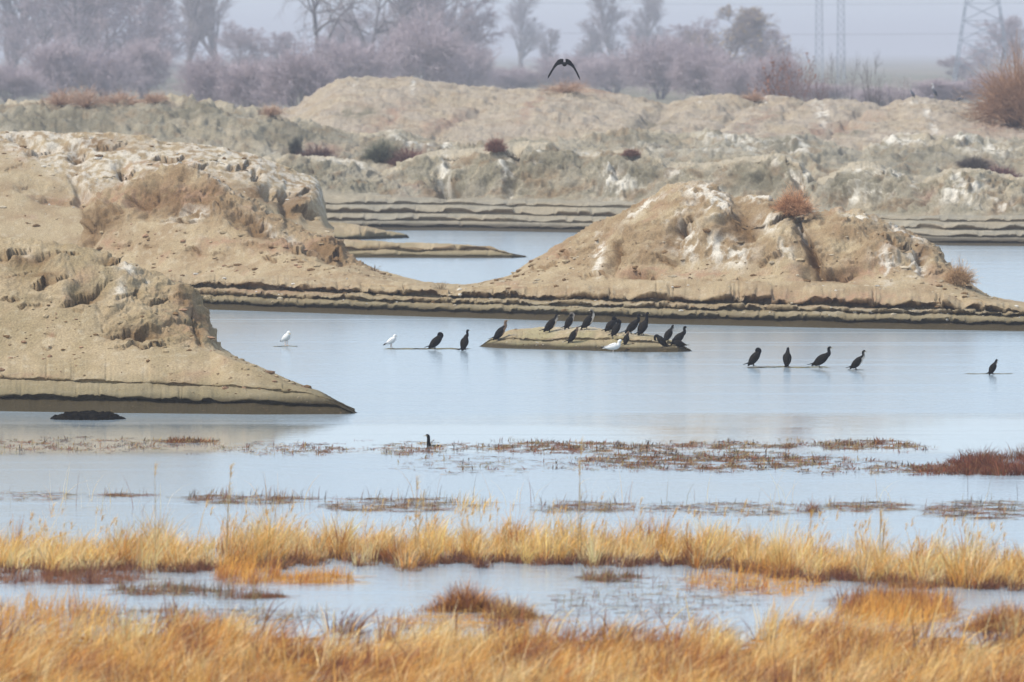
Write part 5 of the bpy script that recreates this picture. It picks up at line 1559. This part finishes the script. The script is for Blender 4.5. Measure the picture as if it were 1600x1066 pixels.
def bird(kind, pos, yaw, label, neck='s', tilt=52, plum='black', scale=1.0, bill=None, group=None, legs=True, seed=0, category=None):
    r = np.random.default_rng(seed + 500)
    nk = NECKS[neck] if isinstance(neck, str) else neck
    st, hip, u, nb = bird_body(kind, nk, tilt, plum)
    v, f, par, back = loft(st, 14, 5)
    k = len(v)
    nst = len(st)
    if kind == 'cormorant':
        c = np.tile(BLACK, (k, 1))
        c = mix(c, BRONZE, sst(-0.2, 0.8, back) * (par > 2) * (par < nb))
        if plum in ('pale', 'brown', 'halfpale'):
            P_ = {'pale': np.array((0.62, 0.56, 0.48)), 'brown': np.array((0.26, 0.17, 0.11)), 'halfpale': np.array((0.42, 0.36, 0.30))}[plum]
            m = sst(0.15, -0.35, back) * sst(4.2, 5.0, par) * (1 - sst(nst - 2.6, nst - 2.0, par) * 0.3)
            c = mix(c, P_, np.clip(m * (1 - 0.75 * sst(nb - 0.3, nb + 1.2, par)), 0, 1))
            if plum == 'brown':
                c = mix(c, P_ * 0.8, 0.6 * sst(nb - 0.5, nb + 0.8, par))
        if plum != 'plain':      # pale chin at the bill base
            c = mix(c, np.array((0.60, 0.50, 0.34)), 0.85 * sst(0.35, -0.3, back) * sst(nst - 2.3, nst - 1.7, par) * (0 if neck == 'tuck' else 1))
        wc, bc, lc = BRONZE * 0.9, np.array((0.34, 0.29, 0.20)), np.array((0.02, 0.02, 0.02))
    elif kind == 'gull':
        c = np.tile((0.66, 0.65, 0.62), (k, 1))
        wc, bc, lc = np.array((0.42, 0.43, 0.45)), np.array((0.62, 0.42, 0.10)), np.array((0.55, 0.42, 0.33))
    else:
        c = np.tile((0.10, 0.11, 0.13), (k, 1))
        c = mix(c, np.array((0.75, 0.75, 0.74)), sst(nb - 0.5, nb + 1.0, par) * (1.0 if plum == 'pale' else 0.35))
        wc, bc, lc = np.array((0.07, 0.08, 0.10)), np.array((0.5, 0.36, 0.14)), np.array((0.16, 0.15, 0.10))
    t = thing(kind, tuple(pos), label, category or kind, group, yaw, scale)
    obj('body', mesh_from('body', v, f, c, True, M_FEATHER), t)
    # folded wings
    for sgn in (-1, 1):
        if kind == 'cormorant':
            ws = [(.25, .01, .014, .036, .068), (.17, .012, .024, .078, .112), (.05, .014, .026, .096, .118), (-.08, .018, .020, .074, .090), (-.19, .018, .012, .040, .044), (-.27, .014, .004, .012, .018)]
        elif kind == 'gull':
            ws = [(.10, .012, .010, .020, .055), (.03, .018, .018, .046, .066), (-.07, .018, .016, .040, .056), (-.18, .022, .010, .024, .030), (-.30, .028, .006, .012, .010), (-.34, .03, .003, .004, .004)]
        else:
            ws = [(.17, .01, .012, .03, .055), (.06, .012, .022, .07, .082), (-.08, .012, .02, .06, .07), (-.22, .01, .01, .03, .03), (-.30, .01, .004, .01, .01)]
        w = [(hip[0] + u[0] * s - u[1] * o, sgn * yy, hip[1] + u[1] * s + u[0] * o, hw, hh) for (s, o, hw, hh, yy) in ws]
        wv, wf, wp, wb = loft(w, 8, 4)
        cc = np.tile(wc, (len(wv), 1)) * (0.85 + 0.3 * r.random((len(wv), 1)))
        if kind == 'gull':
            cc = mix(cc, np.array((0.02, 0.02, 0.02)), sst(3.1, 3.6, wp))
        obj('wing', mesh_from('wing', wv, wf, cc, True, M_FEATHER), t)
    # bill
    e, e0 = np.array(st[-1][:3]), np.array(st[-2][:3])
    dv = e - e0
    dv /= np.linalg.norm(dv)
    if bill is not None:
        dv = np.array((bill[0], 0, bill[1]))
        dv /= np.linalg.norm(dv)
    bl = {'cormorant': 0.075, 'gull': 0.05, 'heron': 0.12}[kind]
    b0 = e - dv * 0.015
    br = st[-1][4]
    bs = [(*b0, br * 0.85, br * 0.9), (*(b0 + dv * bl * 0.4), br * 0.6, br * 0.55), (*(b0 + dv * bl * 0.85), br * 0.45, br * 0.45), (*(b0 + dv * bl + np.array((0, 0, -0.008))), br * 0.25, br * 0.3)]
    if neck != 'tuck':
        bv, bf, _, _ = loft(bs, 8, 3)
        obj('bill', mesh_from('bill', bv, bf, np.tile(bc, (len(bv), 1)), True, M_HORN), t)
    if legs:
        ly, lr, web = {'cormorant': (0.045, 0.013, 0.09), 'gull': (0.03, 0.011, 0.045), 'heron': (0.03, 0.010, 0.06)}[kind]
        for sgn in (-1, 1):
            obj('leg', leg_mesh(hip[0] + 0.01, sgn * ly, hip[1] - 0.03, lr, lc, web), t)
    return t


def water_pt(px, py, z=0.02):
    d = DW(py, z)
    return P(px, py, d)


R_ = math.radians
CG, GG = 'cormorants on the islet and mud bars', 'white gulls'
IS = lambda x, y: drop(T_ISLET, x, y)
bird('gull', water_pt(447, 540), R_(-60), 'single white gull facing us, farthest left on the water', GULLD, 25, group=GG, seed=1, scale=1.4)
bird('gull', water_pt(611, 543), R_(35), 'white gull turned half away, next to the hunched cormorant', GULLU, 28, group=GG, seed=2, scale=1.15)
bird('gull', IS(958, 552), R_(-5), 'grey winged gull standing at the front edge of the islet', GULLN, 10, group=GG, seed=3, scale=1.4)
bird('cormorant', water_pt(680, 546), R_(20), 'hunched black cormorant beside the white gull on the mud bar', 'tuck', 44, 'plain', group=CG, seed=4, scale=1.12)
bird('cormorant', water_pt(726, 547), R_(40), 'upright black cormorant with bill to the right, just left of the islet', 's', 72, 'black', group=CG, seed=5)
bird('cormorant', IS(778, 531), R_(5), 'brown necked cormorant with raised bill at the left end of the islet', 'up', 50, 'brown', bill=(1, .35), group=CG, seed=6, scale=1.08)
bird('cormorant', IS(859, 517), R_(12), 'pale breasted black cormorant left of the trio on the islet top', 'short', 48, 'pale', group=CG, seed=7, scale=1.12)
bird('cormorant', IS(888, 512), R_(15), 'leaning black cormorant between the pale breasted one and the twisting one', 'tuck', 60, 'halfpale', group=CG, seed=8)
bird('cormorant', IS(917, 512), R_(5), 'cormorant twisting its head back, highest on the islet', 'back', 50, 'pale', bill=(-.8, .35), group=CG, seed=9, scale=1.1)
bird('cormorant', IS(893, 534), R_(5), 'small brown necked cormorant standing mid islet below the twisting one', 'short', 58, 'brown', group=CG, seed=10, scale=0.92)
bird('cormorant', IS(954, 516), R_(30), 'dark cormorant partly hidden behind the hunched one on the islet', 'tuck', 45, 'plain', group=CG, seed=11)
bird('cormorant', IS(961, 523), R_(30), 'hunched black cormorant in front of the partly hidden one', 'tuck', 58, 'plain', group=CG, seed=12)
bird('cormorant', IS(986, 520), R_(10), 'black cormorant with hooked bill left of the tall upright one', 's', 46, 'plain', group=CG, seed=13, scale=1.1)
bird('cormorant', IS(1005, 522), R_(40), 'tall upright black cormorant with straight neck on the islet', 'straight', 54, 'plain', group=CG, seed=14, scale=1.12)
bird('cormorant', IS(979, 536), R_(35), 'small brown cheeked cormorant just above the grey winged gull', 'short', 72, 'brown', group=CG, seed=15, scale=0.72)
bird('cormorant', IS(1034, 541), R_(180), 'cormorant bending its neck down to preen at the islet right end', 'preen', 48, 'plain', group=CG, seed=16, scale=0.92)
bird('cormorant', IS(1042, 534), R_(25), 'pale necked young cormorant behind the preening one', 'short', 58, 'halfpale', group=CG, seed=17, scale=0.95)
bird('cormorant', IS(1057, 539), R_(8), 'black cormorant with curved neck right of the preening one', 's', 44, 'plain', group=CG, seed=18, scale=1.08)
bird('cormorant', IS(1064, 543), R_(170), 'low crouching dark cormorant at the far right tip of the islet', 'tuck', 18, 'plain', group=CG, seed=19, scale=0.85)
bird('cormorant', water_pt(1178, 572), R_(15), 'rounded black cormorant with hidden head, left of the row of three', 'tuck', 52, 'plain', group=CG, seed=20, scale=1.08)
bird('cormorant', water_pt(1230, 573), R_(75), 'straight black cormorant turned away, middle of the row of three', 'short', 74, 'black', group=CG, seed=21)
bird('cormorant', water_pt(1281, 575), R_(0), 'long necked black cormorant in profile, right of the row of three', 's', 36, 'black', bill=(1, .05), group=CG, seed=22, scale=1.15)
bird('cormorant', water_pt(1338, 578, 0.01), R_(10), 'white breasted cormorant alone at the end of the row', 's', 44, 'pale', group=CG, seed=23, scale=1.0)
bird('cormorant', water_pt(1551, 585, 0.01), R_(25), 'lone small cormorant far out at the right edge', 'short', 60, 'halfpale', group=CG, seed=24, scale=0.80)
sw = water_pt(687, 697, 0.0)
bird('cormorant', (sw[0], sw[1], -0.31), R_(180), 'swimming cormorant with only neck and head above the weeds', [(.03, .10, .045), (.04, .20, .034), (.04, .29, .032), (.052, .345, .034), (.085, .36, .029), (.118, .356, .014)], 6, 'black', legs=False, seed=25, scale=1.0)
HG = 'birds on the far ridge top'
for (x, y, yaw, nk, lab, pl, tl, sc) in [(1425, 157, 160, HERON, 'dark slim heron on the ridge, first left of the three', 'dark', 60, 1.25), (1463, 156, 200, HERON, 'pale headed heron on the ridge, middle of the three', 'pale', 60, 1.3), (1498, 163, 20, HERONS, 'hunched dark heron on the ridge near the orange bush', 'dark', 25, 1.0)]:
    bird('heron', drop(T_RIDGE, x, y), R_(yaw), lab, nk, tl, pl, group=HG, seed=int(x), scale=sc)


def flying_bird():
    d = 300.0
    c = P(882, 101, d)
    t = thing('flying_cormorant', c, 'black bird flying away with wings drooped in an arch', 'bird')
    st = [(0, -.34, .0, .045, .008), (0, -.22, .0, .05, .02), (0, -.1, .01, .085, .075), (0, .08, .01, .09, .085), (0, .22, .02, .06, .06), (0, .34, .04, .034, .034), (0, .42, .05, .034, .034), (0, .50, .05, .012, .012), (0, .56, .045, .005, .005)]
    a = catmull(st, 4)
    s = 12
    an = np.arange(s) * 2 * np.pi / s
    v = a[:, None, :3] + np.stack([np.cos(an)[None] * a[:, 3:4], 0 * an[None] + 0 * a[:, 3:4], np.sin(an)[None] * a[:, 4:5]], 2)
    n = len(a)
    i = (np.arange(n - 1) * s)[:, None] + np.arange(s)[None]
    j = (np.arange(n - 1) * s)[:, None] + ((np.arange(s) + 1) % s)[None]
    f = np.stack([i, j, j + s, i + s], 2).reshape(-1, 4)
    obj('body', mesh_from('body', v.reshape(-1, 3), f, np.tile(BLACK, (n * s, 1)), True, M_FEATHER), t)
    k = d / F
    for pts in ([(-1.5, -5.2), (-6, -5.0), (-10.5, -3.4), (-15.5, 2.5), (-19, 8.5), (-22.5, 14.5), (-25.8, 20)], [(1.5, -5.2), (5.5, -4.6), (9.5, -2.4), (14, 2.6), (17.5, 9), (20.8, 15.5), (24.2, 22.5)]):
        ch = [.32, .34, .33, .31, .29, .28, .20]
        tilt = [.62, .66, .62, .56, .55, .6, .6]
        rows = []
        for (ox, oy), cd, tl in zip(pts, ch, tilt):
            x, z = ox * k, -oy * k
            le = np.array((x, cd * 0.45, z + cd * tl * 0.45))
            te = np.array((x * 1.01, -cd * 0.55, z - cd * tl * 0.55))
            nn = np.array((0.0, -tl, 1.0))
            nn /= np.linalg.norm(nn)
            rows.append([le, le * 0.6 + te * 0.4 + nn * 0.026, te, le * 0.6 + te * 0.4 - nn * 0.022])
        g = np.array(rows)
        m = len(g)
        g2 = np.array([[np.interp(np.linspace(0, m - 1, 19), np.arange(m), g[:, q, c_]) for c_ in range(3)] for q in range(4)]).transpose(2, 0, 1)
        m = 19
        i = (np.arange(m - 1) * 4)[:, None] + np.arange(4)[None]
        j = (np.arange(m - 1) * 4)[:, None] + ((np.arange(4) + 1) % 4)[None]
        f = np.stack([i, j, j + 4, i + 4], 2).reshape(-1, 4)
        obj('wing', mesh_from('wing', g2.reshape(-1, 3), f, np.tile(BLACK, (m * 4, 1)), False, M_FEATHER), t)


flying_bird()

# ------------------------------------------------------------------ pylons and cables
STEEL = (0.20, 0.24, 0.29)


def mast(t, cx, hw0, hw1, H, rad, step):
    cor = [(-1, -1), (1, -1), (1, 1), (-1, 1)]
    for (a, b) in cor:
        v, f = tubes([(cx + a * hw0, b * hw0, 0, cx + a * hw1, b * hw1, H, rad, rad * 0.8)], 4)
        obj('leg', mesh_from('leg', v, f, np.tile(STEEL, (len(v), 1)), False, M_STEEL), t)
    seg = []
    z = 0.0
    while z < H - 0.5:
        w0 = hw0 + (hw1 - hw0) * z / H
        z2 = min(H, z + step * max(w0, 0.6))
        w1 = hw0 + (hw1 - hw0) * z2 / H
        for i in range(4):
            a, b = cor[i], cor[(i + 1) % 4]
            p = lambda q, w, zz: (cx + q[0] * w, q[1] * w, zz)
            seg.append((*p(a, w0, z), *p(b, w1, z2), rad * 0.5, rad * 0.5))
            seg.append((*p(b, w0, z), *p(a, w1, z2), rad * 0.5, rad * 0.5))
            seg.append((*p(a, w1, z2), *p(b, w1, z2), rad * 0.45, rad * 0.45))
        z = z2
    v, f = tubes(seg, 4)
    obj('lattice', mesh_from('lattice', v, f, np.tile(STEEL, (len(v), 1)), False, M_STEEL), t)


t = thing('pylon', P(1535, 0, 2100)[:2] + (0.2,), 'wide lattice power pylon fading into mist above the orange bush', 'pylon', 'power pylons')
mast(t, 0, 8.0, 1.0, 48, 0.13, 0.9)
v, f = tubes([(-9, 0, 34, 9, 0, 34, .3, .3), (-11, 0, 41, 11, 0, 41, .3, .3)], 4)
obj('cross_arm', mesh_from('cross_arm', v, f, np.tile(STEEL, (len(v), 1)), False, M_STEEL), t)
t = thing('pylon', P(1297, 0, 2400)[:2] + (0.2,), 'twin mast power pylon fading into mist above the small bare trees', 'pylon', 'power pylons')
mast(t, -3.4, 1.2, 0.9, 38, 0.09, 2.2)
mast(t, 3.4, 1.2, 0.9, 38, 0.09, 2.2)
v, f = tubes([(-8, 0, 30, 8, 0, 30, .4, .4)], 4)
obj('cross_arm', mesh_from('cross_arm', v, f, np.tile(STEEL, (len(v), 1)), False, M_STEEL), t)
for y, lab in ((4, 'faint upper power cable crossing the sky behind the pylons'), (51, 'faint lower power cable crossing the sky behind the pylons')):
    xs = np.linspace(760, 1700, 20)
    pts = [P(x, y + 3 * math.sin((x - 760) / 940 * math.pi), 2450) for x in xs]
    v, f = tubes([(*pts[i], *pts[i + 1], .055, .055) for i in range(19)], 4)
    obj('power_cable', mesh_from('power_cable', v, f, np.tile((0.15, 0.16, 0.18), (len(v), 1)), False, M_STEEL), label=lab, category='cable', group='power cables')

# ------------------------------------------------------------------ winter haze


def haze():
    x, y0, y1, z0, z1 = 3200, -80, 24200, -3.0, 62.0
    v = [(-x, y0, z0), (x, y0, z0), (x, y1, z0), (-x, y1, z0), (-x, y0, z1), (x, y0, z1), (x, y1, z1), (-x, y1, z1)]
    f = np.array([(0, 3, 2, 1), (4, 5, 6, 7), (0, 1, 5, 4), (1, 2, 6, 5), (2, 3, 7, 6), (3, 0, 4, 7)])
    m = bpy.data.materials.new('haze')
    m.use_nodes = True
    t = m.node_tree
    for n in list(t.nodes):
        if n.type != 'OUTPUT_MATERIAL':
            t.nodes.remove(n)
    out = [n for n in t.nodes if n.type == 'OUTPUT_MATERIAL'][0]
    pv = t.nodes.new('ShaderNodeVolumePrincipled')
    pv.inputs['Color'].default_value = (*HAZE_COLOR, 1)
    pv.inputs['Density'].default_value = HAZE_DENSITY
    t.links.new(pv.outputs[0], out.inputs['Volume'])
    m.cycles.homogeneous_volume = True if hasattr(m.cycles, 'homogeneous_volume') else None
    obj('haze', mesh_from('haze', v, f, None, False, m), kind='stuff', label='pale winter haze lying over the whole lake', category='haze')


haze()
